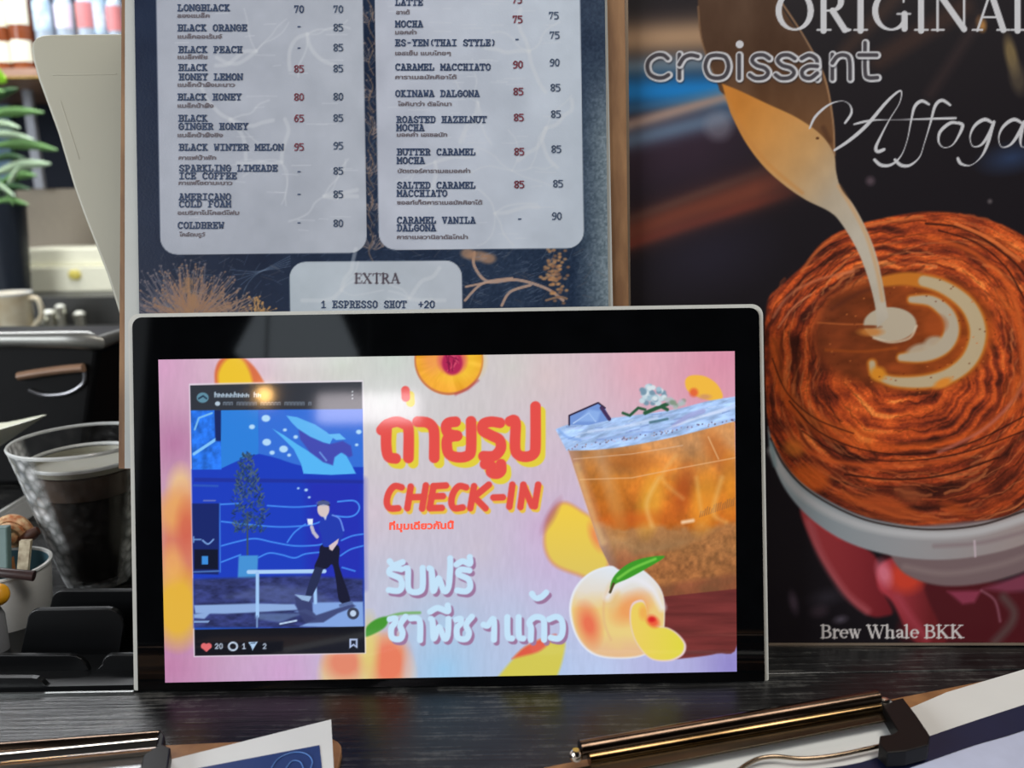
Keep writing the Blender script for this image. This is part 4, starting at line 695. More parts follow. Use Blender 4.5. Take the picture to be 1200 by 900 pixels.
for P_, w_, c_, a_ in (([(690, 506), (730, 500), (770, 490)], 3, (214, 226, 250), .6), ([(790, 500), (806, 488), (824, 482)], 6, (156, 156, 206), .7), ([(780, 504), (810, 492), (850, 480)], 2.4, (226, 234, 252), .7), ([(655, 504), (664, 512), (680, 516)], 3, (120, 160, 226), .6), ([(700, 516), (750, 508), (800, 500)], 3, (140, 170, 232), .5), ([(830, 486), (862, 476)], 4, (206, 220, 250), .6)):
    pr.stroke(crv(P_, 5), w_, c_, a=a_, soft=2.5)
for P_, w_, a_ in (([(676, 545), (690, 590), (706, 636)], 7, .35), ([(772, 560), (758, 590), (764, 616)], 5, .4), ([(816, 560), (822, 600)], 4, .3), ([(792, 534), (776, 560), (800, 584)], 4, .3), ([(846, 560), (836, 600), (850, 612)], 5, .35)):
    pr.stroke(crv(P_, 5), w_, (246, 206, 132), a=a_, soft=5)
pr.poly([(667, 498), (667, 487), (700, 472), (709, 478), (715, 492), (690, 498)], (116, 150, 214)); pr.stroke([(667, 498), (667, 487), (701, 472), (709, 478)], 2, (44, 34, 60)); pr.stroke([(705, 478), (714, 491)], 4.5, (70, 50, 90)); pr.stroke([(672, 496), (690, 484), (698, 494)], 1.3, (190, 214, 250)); pr.poly([(676, 494), (690, 480), (704, 482), (700, 494)], (150, 186, 240), soft=3, a=.7)
for s_, w in (([(730, 484), (738, 487), (748, 478), (756, 480)], 3.2), ([(756, 484), (770, 478), (786, 472)], 4.5), ([(774, 476), (782, 480)], 4)): pr.stroke(s_, w, (44, 90, 62), soft=1.6)
pr.stroke([(762, 495), (782, 491)], 3, (60, 100, 110), soft=2, a=.8)
for k in range(46): a_, q = r.uniform(0, 6.28), r.random() ** .6; pr.ell(763 + 16 * q * math.cos(a_), 463 + 12 * q * math.sin(a_), 3.2, 2.8, r.choice([(196, 214, 224), (160, 190, 206), (214, 226, 232), (120, 150, 170)]), soft=2)
for k in range(20): pr.ell(792 + r.uniform(-12, 12), 472 + r.uniform(-5, 6), 3, 2.4, r.choice([(170, 190, 186), (190, 180, 196), (130, 150, 130)]), soft=2, a=.7)
# peach with slice and leaf
pch = crv([(668, 716), (674, 690), (692, 671), (716, 663), (728, 668), (746, 664), (764, 676), (777, 694), (780, 720), (776, 748), (756, 768), (722, 772), (694, 766), (676, 746)], 6, True)
def peach(X, Y):
    v = np.clip((Y - 664) / 100, 0, 1); k = [0, .28, .5, .8, 1]; c = [(222, 230, 240), (226, 218, 206), (234, 200, 126), (232, 206, 130), (228, 186, 140)]
    return np.stack([np.interp(v + (vnoise(X / 30, Y / 20, 96) - .5) * .14, k, [q[j] for q in c]) for j in range(3)], -1)
pr.poly([(x - 1, y) for x, y in pch], (230, 234, 244), soft=2); pr.poly([(x * .97 + 21.7, y * .97 + 21.5) for x, y in pch], peach, soft=3)
soft(690, 732, 11, 20, (232, 100, 74), 14, .85, -15); soft(740, 712, 22, 14, (236, 146, 84), 14, .75, -35); soft(718, 700, 7, 14, (226, 190, 130), 8, .8)
pr.stroke(crv([(738, 672), (720, 684), (709, 700), (708, 728), (716, 750)], 6), 2.5, (222, 176, 130), a=.6, soft=3); pr.stroke(crv([(712, 700), (722, 688), (742, 678), (764, 690), (776, 712)], 6), 8, (232, 232, 240), soft=7, a=.8)
pr.poly(crv([(715, 690), (719, 676), (734, 662), (754, 654), (779, 652), (758, 666), (736, 678), (722, 684)], 6, True), (62, 152, 40), soft=1.6); pr.stroke(crv([(724, 678), (742, 666), (768, 655)], 5), 3.2, (126, 206, 76), a=.8, soft=2); pr.stroke([(715, 694), (719, 684)], 3, (80, 70, 40))
sl = crv([(738, 716), (742, 706), (752, 703), (757, 710), (760, 724), (770, 733), (784, 736), (796, 744), (804, 756), (800, 768), (784, 775), (762, 772), (746, 754), (739, 734)], 6, True)
pr.poly(sl, (230, 206, 210), soft=2); pr.poly([(x * .94 + 45.6, y * .94 + 44.8) for x, y in sl], lambda X, Y: np.array((234, 206, 96)) * (1 - np.clip((X - 745) / 60, 0, 1))[..., None] + np.array((222, 214, 66)) * np.clip((X - 745) / 60, 0, 1)[..., None], soft=2.5)
pr.ell(765, 728, 8, 6, (236, 96, 60), soft=5, rot=40); pr.ell(764, 726, 4, 3, (214, 40, 40), soft=3); soft(754, 718, 5, 8, (240, 160, 80), 5, .7)
pr.C[(pr.Y < 413.2 - (pr.X - 861) * .0148 + .0)] *= 1.0
pr.build('lit_picture', DISPLAY, .0003, print_mat('screen_picture', .06, emit=1.0, spec=.5), disp, label='lit picture of iced peach tea, red and pale lettering and a photo card')
tx = MB(); thai(tx, DISPLAY, .0006, 'ที่มุมเดียวกันนี้', 456, 620.5, 76, 8.4, .05, sx=1)
tx.build('small_caption', mat('red_caption', (204, 76, 60), .5, emit=.9, var=0), disp, label='small red caption line', kind='stuff')

# ------------------------------------------------------------------ cream panel behind the menu board
cream = thing('cream_partition', (CREAM.at(240, 440).x, CREAM.at(240, 440, -.03).y, BZ), 'cream plastic panel with a rounded corner and slanting edge, standing behind the menu board', 'partition')
crm = mat('cream_plastic', (172, 169, 152), .4, var=.05, scale=8); crmd = mat('cream_seam', (180, 177, 160), .5)
o_ = [(36.5, 58), (37, 50), (42, 43.5), (50, 40.5), (60, 39.8), (330, 37), (330, 470), (192, 470), (139, 367), (125, 322), (111, 286), (97, 250), (86, 219), (67, 155), (44, 92), (38, 70)]
MB().prism([CREAM.at(x, y) for x, y in o_], -CREAM.n * .014).build('shell', crm, cream, bevel=.0018, seg=3)
MB().prism([CREAM.at(x, y, .0002) for x, y in ((62, 87), (136, 86), (136, 87.2), (62, 88.2))], -CREAM.n * .001).build('seam', crmd, cream)
MB().prism([CREAM.at(x, y, .0002) for x, y in ((69, 118), (71, 118), (93, 186), (91.6, 186))], -CREAM.n * .001).build('seam', crmd, cream)
p = CREAM.at(240, 420, -.02); MB().box((p.x - .02, p.y, BZ), (p.x + .02, p.y + .02, p.z)).build('post', crm, cream)
MB().box((p.x - .05, p.y - .002, BZ), (p.x + .05, p.y + .05, BZ + .006)).build('foot', crm, cream)

# ------------------------------------------------------------------ black organiser with rounded dividers
org_ = thing('desk_organizer', (fwd(60, 790, .48).x, .48, BZ), 'black plastic organiser of upright rounded dividers left of the screen', 'organizer')
y0 = tl.y + .004
def tile(name, pts, y, th, label=None):
    P = [fwd(a, b, y) for a, b in pts]; P = [Vector((p.x, y, max(p.z, BZ + .003))) for p in P]
    MB().prism(P, (0, th, 0)).build(name, blkp, org_, bevel=.0008, seg=2, **({'label': label} if label else {}))
tile('divider', rrect(-90, 794.5, 58, 830, [3, 22, 0, 0], 5), y0, .0035)
tile('divider', rrect(-90, 768, 105, 830, [3, 24, 0, 0], 5), y0 + .017, .0035)
tile('divider', rrect(119, 767, 240, 830, [12, 10, 0, 0], 5), y0 + .017, .0035)
tile('divider', spin(rrect(32, 713.5, 146, 830, [13, 22, 0, 0], 5), 90, 760, -1), y0 + .036, .004, 'tallest rounded divider')
tile('divider', rrect(60, 692, 240, 830, [12, 8, 0, 0], 5), y0 + .054, .004)
pA, pB = fwd(-90, 800, y0), fwd(240, 800, y0)
MB().box((pA.x, y0, BZ), (pB.x - .02, y0 + .075, BZ + .003)).build('base', blkp, org_)

# ------------------------------------------------------------------ cups
def facing_mat(name, rgb, a0, a1, rough=.15, scale=90, pattern=True, f0=0.0, f1=1.0):
    m = bpy.data.materials.new(name); m.use_nodes = True; nt = m.node_tree; b = nt.nodes['Principled BSDF']; L = nt.links.new
    lw = nt.nodes.new('ShaderNodeLayerWeight'); lw.inputs[0].default_value = .5
    mr = nt.nodes.new('ShaderNodeMapRange'); mr.inputs['From Min'].default_value = f0; mr.inputs['From Max'].default_value = f1; mr.inputs['To Min'].default_value = a0; mr.inputs['To Max'].default_value = a1
    L(lw.outputs['Facing'], mr.inputs[0]); L(mr.outputs[0], b.inputs['Alpha'])
    b.inputs['Base Color'].default_value = (*lin(rgb), 1); b.inputs['Roughness'].default_value = rough
    if pattern:
        v = nt.nodes.new('ShaderNodeTexVoronoi'); v.inputs['Scale'].default_value = scale; tc = nt.nodes.new('ShaderNodeTexCoord')
        rp = nt.nodes.new('ShaderNodeValToRGB'); rp.color_ramp.elements[0].color = (1, 1, 1, 1); rp.color_ramp.elements[1].color = (*lin((130, 132, 130)), 1); rp.color_ramp.elements[1].position = .75
        bp = nt.nodes.new('ShaderNodeBump'); bp.inputs['Strength'].default_value = .8; bp.inputs['Distance'].default_value = .002
        L(tc.outputs['Object'], v.inputs['Vector']); L(v.outputs['Distance'], rp.inputs[0]); L(rp.outputs[0], b.inputs['Base Color']); L(v.outputs['Distance'], bp.inputs['Height']); L(bp.outputs[0], b.inputs['Normal'])
    return m
whitep = mat('white_plastic', (232, 234, 232), .3, var=.04)
rc = depth(96, 516, .63); h = rc.z - BZ
tum = thing('tumbler', (rc.x, rc.y, BZ), 'clear dimpled plastic tumbler, outermost around the dark drink cup left of the screen', 'tumbler')
MB().lathe((rc.x, rc.y, BZ), [(.0, .0005), (.0225, .0005), (.0245, .006), (.0488, h - .002), (.0492, h), (.0478, h), (.0232, .006), (.0, .003)], 48).build('body', facing_mat('dimpled_clear', (245, 248, 246), .02, 1.0, f0=.32, f1=.5, scale=150), tum, smooth=True)
MB().lathe((rc.x, rc.y, BZ), [(.0478, h - .0006), (.0494, h - .0012), (.0498, h + .0004), (.049, h + .0016), (.0478, h + .0008), (.0478, h - .0006)], 48).build('rim', facing_mat('clear_rim', (236, 238, 236), .55, .95, pattern=False), tum, smooth=True)
ic = depth(101, 539, .628); h2 = ic.z - BZ - .004
ic = Vector((rc.x + .0014, rc.y - .001, BZ + .0045))
cup = thing('iced_coffee_cup', tuple(ic), 'dark iced coffee in a clear cup with a pale film, nested in the dimpled tumbler', 'cup')
MB().lathe(ic, [(.0, 0), (.0185, 0), (.0190, .004), (.0386, h2)], 44).build('body', facing_mat('thin_clear', (110, 96, 86), .02, .35, pattern=False), cup, smooth=True)
MB().lathe(ic, [(.0, .002), (.0178, .002), (.0184, .006), (.0330, h2 * .74), (.0, h2 * .74)], 44).build('coffee', mat('black_coffee', (16, 12, 12), .25, rgb2=(20, 15, 14), scale=50, spec=.4), cup, smooth=False)
MB().lathe(ic, [(.0330, h2 * .745), (.0368, h2 * .93), (.0, h2 * .93)], 44).build('milky_layer', mat('brown_milky', (96, 80, 68), .4, rgb2=(70, 56, 48), scale=60), cup, smooth=False)
MB().lathe(ic, [(.0, h2 * .935), (.0370, h2 * .945), (.0380, h2 * .985)], 44).build('pale_film', mat('pale_film', (160, 157, 140), .35, var=.1, scale=30), cup, smooth=True)
MB().lathe(ic, [(.0382, h2 - .001), (.0394, h2 - .001), (.0399, h2 + .0008), (.0392, h2 + .0016), (.0382, h2)], 44).build('rim', whitep, cup, smooth=True)

# white spouted jug at the frame's left edge
jc = fwd(-78, 508, .70); hj = jc.z - BZ
jg = thing('milk_jug', (jc.x, jc.y, BZ), 'white jug whose pointed spout reaches in at the left edge', 'jug')
mbj = MB().lathe((jc.x, jc.y, BZ), [(.0, 0), (.030, 0), (.031, .01), (.024, hj * .62), (.030, hj * .72), (.046, hj), (.0445, hj), (.028, hj * .73), (.0, hj * .66)], 48)
for v in mbj.V:
    t = max(0, (v.z - BZ - hj * .62) / (hj * .38)); a = math.atan2(v.y - jc.y, v.x - jc.x)
    if t > 0: q_ = math.exp(-(a / .42) ** 2) * t * t * .052; v.x += q_; v.z += q_ * .28
mbj.build('body', mat('cream_ceramic', (226, 226, 206), .3, var=.03), jg, smooth=True)
MB().tube([(jc.x - .043, jc.y, BZ + hj * .9), (jc.x - .07, jc.y, BZ + hj * .85), (jc.x - .072, jc.y, BZ + hj * .5), (jc.x - .034, jc.y, BZ + hj * .25)], .004).build('handle', whitep, jg, smooth=True)

# white tray, white tub with its contents
ty0, ty1 = .615, .79
pl_ = fwd(-90, 600, ty0).x; pr_ = COUNTER.at(47, 600).x
tray = thing('serving_tray', ((pl_ + pr_) / 2, (ty0 + ty1) / 2, BZ), 'low white tray lying behind the white tub at the left edge', 'tray')
MB().box((pl_, ty0, BZ), (pr_, ty1, BZ + .019)).build('base', whitep, tray, bevel=.002)
MB().box((pr_ - .003, ty0, BZ + .0192), (pr_, ty1, BZ + .022)).build('side', whitep, tray); MB().box((pl_, ty1 - .003, BZ + .0192), (pr_ - .0032, ty1, BZ + .022)).build('side', whitep, tray)
MB().box((pr_ - .04, ty0 + .02, BZ + .0192), (pr_ - .008, ty0 + .07, BZ + .024)).build('tray_shadow', mat('blue_grey_shade', (150, 164, 190), .8), tray, label='blue grey slab in place of the shadow on the tray')  # blue grey slab stands in for the shadow lying on the tray
tc_ = fwd(2, 662, .545); ht = tc_.z - BZ
tub = thing('utensil_tub', (tc_.x, tc_.y, BZ), 'round white tub with a teal inside holding sticks and a biscuit', 'tub')
R_ = .0300
MB().lathe((tc_.x, tc_.y, BZ), [(.0, 0), (R_ * .86, 0), (R_ * .9, .003), (R_, ht - .001), (R_ - .0008, ht + .0004), (R_ - .0016, ht - .001)], 44).build('shell', mat('grey_white_card', (192, 192, 190), .5, var=.05), tub, smooth=True)
MB().lathe((tc_.x, tc_.y, BZ), [(R_ - .0016, ht - .0008), (R_ * .86, ht * .45), (.0, ht * .45)], 44).build('lining', mat('teal_lining', (66, 100, 112), .5), tub, smooth=True, label='teal inside')
MB().lathe((tc_.x, tc_.y, BZ), [(R_ - .0012, ht - .0006), (R_ + .0008, ht - .0006), (R_ + .0008, ht + .0008), (R_ - .0012, ht + .0008), (R_ - .0012, ht - .0006)], 44).build('rim', whitep, tub)
w1 = fwd(29, 634, .55); w0 = fwd(24, 690, .535)
o = MB().prism([w0 + Vector((-.0035, 0, 0)), w0 + Vector((.0035, 0, 0)), w1 + Vector((.0038, 0, 0)), w1 + Vector((-.0038, 0, 0))], (0, .003, 0)).build('wooden_stick', mat('pale_wood', (196, 184, 156), .6, scale=160, rgb2=(120, 102, 76)))
prop(o, 'pale flat wooden stick standing in the round white tub', 'stick')
o = MB().tube([fwd(-30, 670, .523), fwd(0, 671, .522), fwd(22, 673, .522), fwd(40, 675, .523)], [.003, .0032, .0032, .0036], 10).build('dark_stick', mat('dark_brown_wood', (66, 46, 44), .4, rgb2=(40, 28, 30)), smooth=True)
prop(o, 'dark brown rod lying across the rim of the white tub', 'rod')
o = MB().prism([fwd(-40, 620, .56), fwd(8, 618, .56), fwd(9, 672, .545), fwd(-38, 674, .545)], (0, .006, 0)).build('teal_packet', mat('teal_packet', (92, 118, 116), .5), bevel=.001)
prop(o, 'grey teal packet upright in the white tub at the left edge', 'packet')
bc = fwd(14, 625, .575)
bis = thing('twisted_biscuit', (bc.x, bc.y, bc.z - .018), 'twisted cream and orange biscuit poking up from the white tub', 'biscuit')
P = []
for k in range(46):
    t = k / 45; a = t * 13; rr = .013 * (1 - .75 * t); P.append((bc.x + rr * math.cos(a), bc.y + .003 * math.sin(a * .5) - .004 * t, bc.z + rr * math.sin(a) * .9))
MB().tube(P, .0032, 8).build('twist', mat('orange_cream_biscuit', (226, 196, 150), .6, scale=240, rgb2=(176, 96, 48)), bis, smooth=True)
MB().tube([(bc.x, bc.y + .002, bc.z - .008), (bc.x - .002, bc.y - .006, BZ + ht * .46)], .003, 8).build('stem', mat('biscuit_brown', (170, 110, 64), .6), bis, smooth=True)
MB().tube([fwd(26, 634, .57), fwd(36, 627, .57), fwd(45, 621, .572)], [.0035, .0045, .003], 10).build('tip', mat('brown_tip', (120, 62, 36), .5, rgb2=(56, 40, 34)), bis, smooth=True, label='dark brown tip')
kc = fwd(-3, 697, .50)
bot = thing('yellow_capped_bottle', (kc.x, kc.y, BZ), 'small bottle with a round yellow cap in front of the white tub', 'bottle')
MB().ball(kc, .0072, 16).build('cap', mat('yellow_cap', (226, 160, 30), .35), bot, smooth=True)
MB().lathe((kc.x - .004, kc.y, BZ), [(.0, 0), (.006, 0), (.006, kc.z - BZ - .014), (.003, kc.z - BZ - .006), (.0, kc.z - BZ - .006)], 20).build('body', mat('grey_bottle', (120, 122, 126), .4), bot, smooth=True)

# black bin with steel rim behind the cups
by = .84
P = [fwd(a, b, by) for a, b in [(-150, 402), (60, 401), (100, 402), (112, 405), (116, 414), (112, 440), (107, 470), (103, 505), (96, 560), (-150, 560)]]
P = [Vector((p.x, by, p.z)) for p in P]; zb = min(p.z for p in P); P = [Vector((p.x, p.y, BZ if p.z < zb + .02 else p.z)) for p in P]
bn = thing('storage_bin', ((P[0].x + P[4].x) / 2, by + .06, BZ), 'black glossy bin with a steel rim and wooden grip behind the cups', 'bin')
MB().prism(P, (0, .12, 0)).build('body', mat('gloss_black', (9, 9, 11), .45, spec=.2), bn, bevel=.006, seg=3)
rim = [fwd(a, b, by - .003) for a, b in [(-150, 399), (20, 398), (80, 398), (104, 399), (115, 402)]]; rim += [Vector((rim[-1].x + .001, by + .12, rim[-1].z + .001))]
MB().tube(rim, [.008, .008, .009, .0095, .007, .005], 12).build('rim', mat('satin_steel', (150, 150, 146), .4, .8, scale=30), bn, smooth=True, label='satin steel rim')
MB().tube(crv([tuple(fwd(a, b, by - .004)) for a, b in [(22, 441), (45, 437), (75, 433), (98, 431)]], 4), .0055, 10, .8).build('grip', mat('wood_grip', (150, 118, 96), .35), bn, smooth=True, label='pale wooden grip')
MB().tube(crv([tuple(fwd(a, b, by - .002)) for a, b in [(34, 457), (52, 463), (78, 461), (97, 450), (99, 436)]], 5), .0018, 8).build('pocket_edge', mat('dark_steel', (130, 130, 134), .3, .8), bn, smooth=True)
o = MB().box((fwd(100, 500, .93).x, .975, BZ), (fwd(185, 500, .93).x, 1.01, BZ + .12)).build('brown_carton', mat('brown_carton', (92, 50, 32), .5, rgb2=(50, 30, 24), scale=12), bevel=.003)
prop(o, 'dark brown carton standing between the black bin and the menu board', 'carton')

# ------------------------------------------------------------------ clipboards in front
brownb = mat('brown_hardboard', (160, 116, 74), .5, scale=70, rgb2=(122, 84, 50), bump=.1)
chrome = mat('polished_steel', (206, 196, 184), .14, 1.0, var=.15, scale=40); bronze = mat('tarnished_steel', (120, 100, 84), .2, 1.0, rgb2=(66, 54, 46), scale=14, stretch=(1, 8, 8)); blackc = mat('black_enamel', (9, 9, 10), .45, spec=.3)
bluep = mat('blue_print', (36, 58, 110), .5); navyp = mat('navy_print', (18, 27, 60), .5); lavp = mat('lavender_print', (188, 196, 222), .5)
def H(z): return Plane((0, 0, BZ + z), (0, 0, 1))
# left one
h1 = H(.004)
A, B = h1.at(-40, 884), h1.at(404, 863); e1 = (B - A).normalized(); e2 = Vector((e1.y, -e1.x, 0)); wl = (B - A).length
def fr(O, u, v): return O + e1 * u + e2 * v
cl = thing('clipboard', tuple(fr(B, -.11, .1))[:2] + (BZ,), 'brown clipboard with a bright steel clip at the lower left corner', 'clipboard', 'clipboards in front of the screen')
rb = .012; out = [fr(B, -.225, 0), fr(B, -rb, 0)] + [fr(B, -rb + rb * math.sin(t), rb - rb * math.cos(t)) for t in (.3, .6, .9, 1.2, 1.57)] + [fr(B, 0, .30), fr(B, -.225, .30)]
MB().prism(out, (0, 0, -.004)).build('board', brownb, cl, bevel=.0006)
hp = H(.013)
C = [hp.at(170, 897.5), hp.at(388, 843), hp.at(391.5, 905)]; dn = (C[2] - C[1]).normalized()
MB().prism([C[0], C[1], C[1] + dn * .22, C[0] + dn * .22], (0, 0, -.0009)).build('paper', paperw, cl)
hp2 = H(.0132); D = [hp2.at(222, 902), hp2.at(374.5, 873), hp2.at(378, 905)]; dn = (D[2] - D[1]).normalized()
MB().prism([D[0], D[1], D[1] + dn * .2, D[0] + dn * .2], (0, 0, -.0001)).build('blue_print', bluep, cl, label='blue printed area')
hp3 = H(.0135); ln = mat('light_blue_line', (84, 130, 200), .5)
MB().tube(crv([tuple(hp3.at(a, b)) for a, b in [(318, 900), (326, 889), (342, 882), (358, 883), (366, 892), (362, 905)]], 5), .0003, 4).build('line_drawing', ln, cl); MB().tube(crv([tuple(hp3.at(a, b)) for a, b in [(334, 902), (342, 892), (352, 893), (356, 903)]], 5), .0003, 4).build('line_drawing', ln, cl)
for k, (a, b, rr, z, mm) in enumerate((((-60, 882), (187, 863.5), .0032, .018, bronze), ((-60, 898), (186, 874), .0042, .017, chrome))):
    MB().tube([H(z).at(*a), H(z).at(*b)], rr, 16).build('clip_roller', mm, cl, smooth=True, label=('darker clip roller', 'bright clip roller')[k])
MB().prism([H(.014).at(x, y) for x, y in ((-60, 905), (183, 884), (190, 897), (-60, 925))], (0, 0, -.001)).build('clip_plate', mat('clip_plate', (150, 150, 150), .3, .9), cl)
MB().prism([H(.020).at(x, y) for x, y in ((182, 858), (190, 856), (193, 862), (191, 872), (200, 876), (196, 905), (160, 915), (168, 884), (184, 874))], (0, 0, -.007)).build('end_cap', blackc, cl, bevel=.0008, label='black end cap of the clip')
# right one
h1 = H(.006); A, B = h1.at(636, 899), h1.at(1160, 796); e1 = (B - A).normalized(); e2 = Vector((e1.y, -e1.x, 0))
cr = thing('clipboard', tuple(fr(A, .14, .1))[:2] + (BZ,), 'brown clipboard with a long dark steel clip and black latch, lower right', 'clipboard', 'clipboards in front of the screen')
MB().prism([fr(A, 0, 0), fr(B, .02, 0), fr(B, .02, .26), fr(A, 0, .26)], (0, 0, -.0055)).build('board', brownb, cr, bevel=.0008)
hp = H(.0085); C = [hp.at(600, 920), hp.at(1048, 834.5), hp.at(1262, 760)]
MB().prism([hp.at(x, y) for x, y in ((640, 912), (780, 880), (1045, 838), (1068, 829), (1110, 811), (1262, 766), (1300, 960), (1100, 1100), (640, 1100))], (0, 0, -.0016)).build('paper', paperw, cr)
hp = H(.0088)
MB().prism([hp.at(x, y) for x, y in crv([(940, 903), (1010, 893), (1080, 866), (1150, 842), (1262, 806)], 4) + [(1270, 826)] + crv([(1270, 826), (1200, 856), (1140, 874), (1080, 895), (1030, 912)], 4)], (0, 0, -.0001)).build('navy_print', navyp, cr, label='navy printed band')
MB().prism([hp.at(x, y) for x, y in crv([(1270, 826.5), (1200, 856.5), (1140, 874.5), (1080, 895.5), (1030, 912.5)], 4) + [(1030, 1000), (1300, 1000)]], (0, 0, -.0001)).build('lavender_print', lavp, cr, label='pale lavender printed area')
zr = .016
def barp(pts, z, th, name, m, lab=None): MB().prism([H(z).at(x, y) for x, y in pts], (0, 0, -th)).build(name, m, cr, bevel=.0005, **({'label': lab} if lab else {}))
MB().tube([H(.0185).at(680, 878), H(.0185).at(1028, 818)], .0042, 18).build('clip_roller', bronze, cr, smooth=True, label='long dark rolled steel bar')
MB().tube([H(.015).at(690, 889), H(.015).at(1036, 829)], .0034, 16).build('clip_roller', mat('brass_tint_steel', (150, 122, 84), .16, 1.0, rgb2=(84, 66, 44), scale=12, stretch=(1, 8, 8)), cr, smooth=True)
barp(((672, 900), (1038, 834), (1040, 844), (690, 912)), .0145, .0012, 'clip_plate', mat('olive_dark_steel', (74, 66, 54), .25, .9))
MB().ball(H(.0165).at(675, 885), .0034, 12).build('rivet', chrome, cr, smooth=True); MB().ball(H(.017).at(1036, 824), .0030, 12, (1.6, 1, 1)).build('rivet', chrome, cr, smooth=True)
barp(((1033, 824), (1058, 817.5), (1074, 838), (1090, 862), (1088, 873), (1062, 880), (1040, 882), (1030, 872), (1031, 862), (1046, 860), (1052, 856)), .0185, .008, 'latch', blackc, 'black latch arm')
MB().tube(crv([tuple(H(.0125).at(a, b)) for a, b in [(850, 915), (880, 893), (905, 886.5), (940, 889), (975, 886), (1010, 879), (1040, 872)]], 6), .0011, 10).build('wire_loop', mat('wire_steel', (150, 132, 112), .2, 1.0), cr, smooth=True)

# ------------------------------------------------------------------ the work area behind
dk = mat('black_worktop', (52, 52, 50), .4, scale=9); dkb = mat('dark_brown_front', (50, 36, 30), .6, scale=6)
bcn = thing('back_counter', (-1.3, 2.5, 0), 'dark work counter across the room behind the bar', 'counter')
MB().box((-2.6, 2.1, .97), (.6, 3.2, 1.0)).build('worktop', dk, bcn); MB().box((-2.55, 2.13, 0), (.55, 3.18, .968)).build('front_panel', dkb, bcn)
o = MB().box((-2.6, 2.5, 1.0), (.6, 3.2, 1.083)).build('black_riser', dk, bevel=.002); prop(o, 'long black riser block on the back counter under the cream box and the plant', 'riser')
def px_x(px, py, y): return fwd(px, py, y).x
def bz(px, py, y): return fwd(px, py, y).z
cream2 = mat('cream_enamel', (232, 230, 206), .35, var=.04)
bx_ = thing('cream_drawer_box', (px_x(80, 330, 2.65), 2.65, 1.083), 'cream two tier box on the back counter behind the slanting panel', 'box')
MB().box((px_x(12, 330, 2.66), 2.66, 1.083), (px_x(160, 330, 2.66), 2.88, bz(60, 313, 2.66))).build('lower_tier', cream2, bx_, bevel=.004)
MB().box((px_x(26, 300, 2.68), 2.68, bz(60, 313, 2.66) + .001), (px_x(160, 300, 2.68), 2.87, bz(60, 291, 2.68))).build('upper_tier', cream2, bx_, bevel=.006)
MB().ball((px_x(88, 322, 2.66), 2.658, bz(88, 322, 2.66)), .017, 12, (1.2, .3, 1)).build('yellow_mark', mat('yellow_mark', (222, 206, 96), .5), bx_, smooth=True, label='yellow mark')
beige = mat('beige_cabinet', (172, 160, 142), .5, var=.06)
o = MB().box((px_x(21, 250, 2.95), 2.95, 1.084), (px_x(200, 250, 2.95), 3.25, bz(60, 221, 2.95))).build('beige_cabinet', beige, bevel=.004); prop(o, 'plain beige cabinet at the back, above the cream two tier box', 'cabinet')
yj_ = 2.25; jx = px_x(12, 360, yj_)
j2 = thing('glass_pitcher', (jx, yj_, 1.0), 'cream filled glass pitcher with handle on the back counter at the left edge', 'pitcher')
ms = mat('milky_glass', (236, 232, 210), .2, var=.12, scale=14, rgb2=(196, 176, 140))
MB().lathe((jx, yj_, 1.0), [(.0, 0), (.044, 0), (.05, .01), (.054, .118), (.051, .118), (.0, .10)], 32).build('body', ms, j2, smooth=True)
MB().tube(crv([(jx + .05, yj_, 1.105), (jx + .075, yj_, 1.103), (jx + .08, yj_, 1.06), (jx + .052, yj_, 1.03)], 5), .006, 10).build('handle', ms, j2, smooth=True)
MB().lathe((jx, yj_, 1.0), [(.051, .117), (.056, .117), (.056, .123), (.051, .123), (.051, .117)], 32).build('lid_rim', whitep, j2)
shiny = mat('bright_steel', (236, 234, 220), .12, 1.0, var=.1, scale=60)
k0 = None
for (px, py, rr, hh, lab) in ((58, 372, .020, .045, 'small shining steel cup beside the cream pitcher'), (70, 356, .017, .062, 'tallest small steel cup behind its neighbours on the back counter'), (94, 376, .019, .04, 'small steel cup nearest the slanting cream panel'), (46, 387, .015, .022, 'lowest small steel cup in front of the pitcher handle')):
    yy = min(2.48, max(2.12, COUNTER.at(px, py).y)); pp = H(1.0 - BZ).at(px, py); yy = min(max(pp.y, 2.13), 2.44); xx = px_x(px, py, yy)
    c_ = thing('steel_cup', (xx, yy, 1.0), lab, 'cup', 'small steel cups on the back counter')
    MB().lathe((xx, yy, 1.0), [(.0, 0), (rr * .75, 0), (rr, hh), (rr * .9, hh), (rr * .68, .006), (.0, .006)], 24).build('body', shiny, c_, smooth=True)
    MB().ball((xx, yy, 1.0 + hh * .96), rr * .8, 14, (1, 1, .7)).build('ice', mat('glinting_ice', (240, 240, 226), .1, var=.15, scale=90), c_, smooth=True)
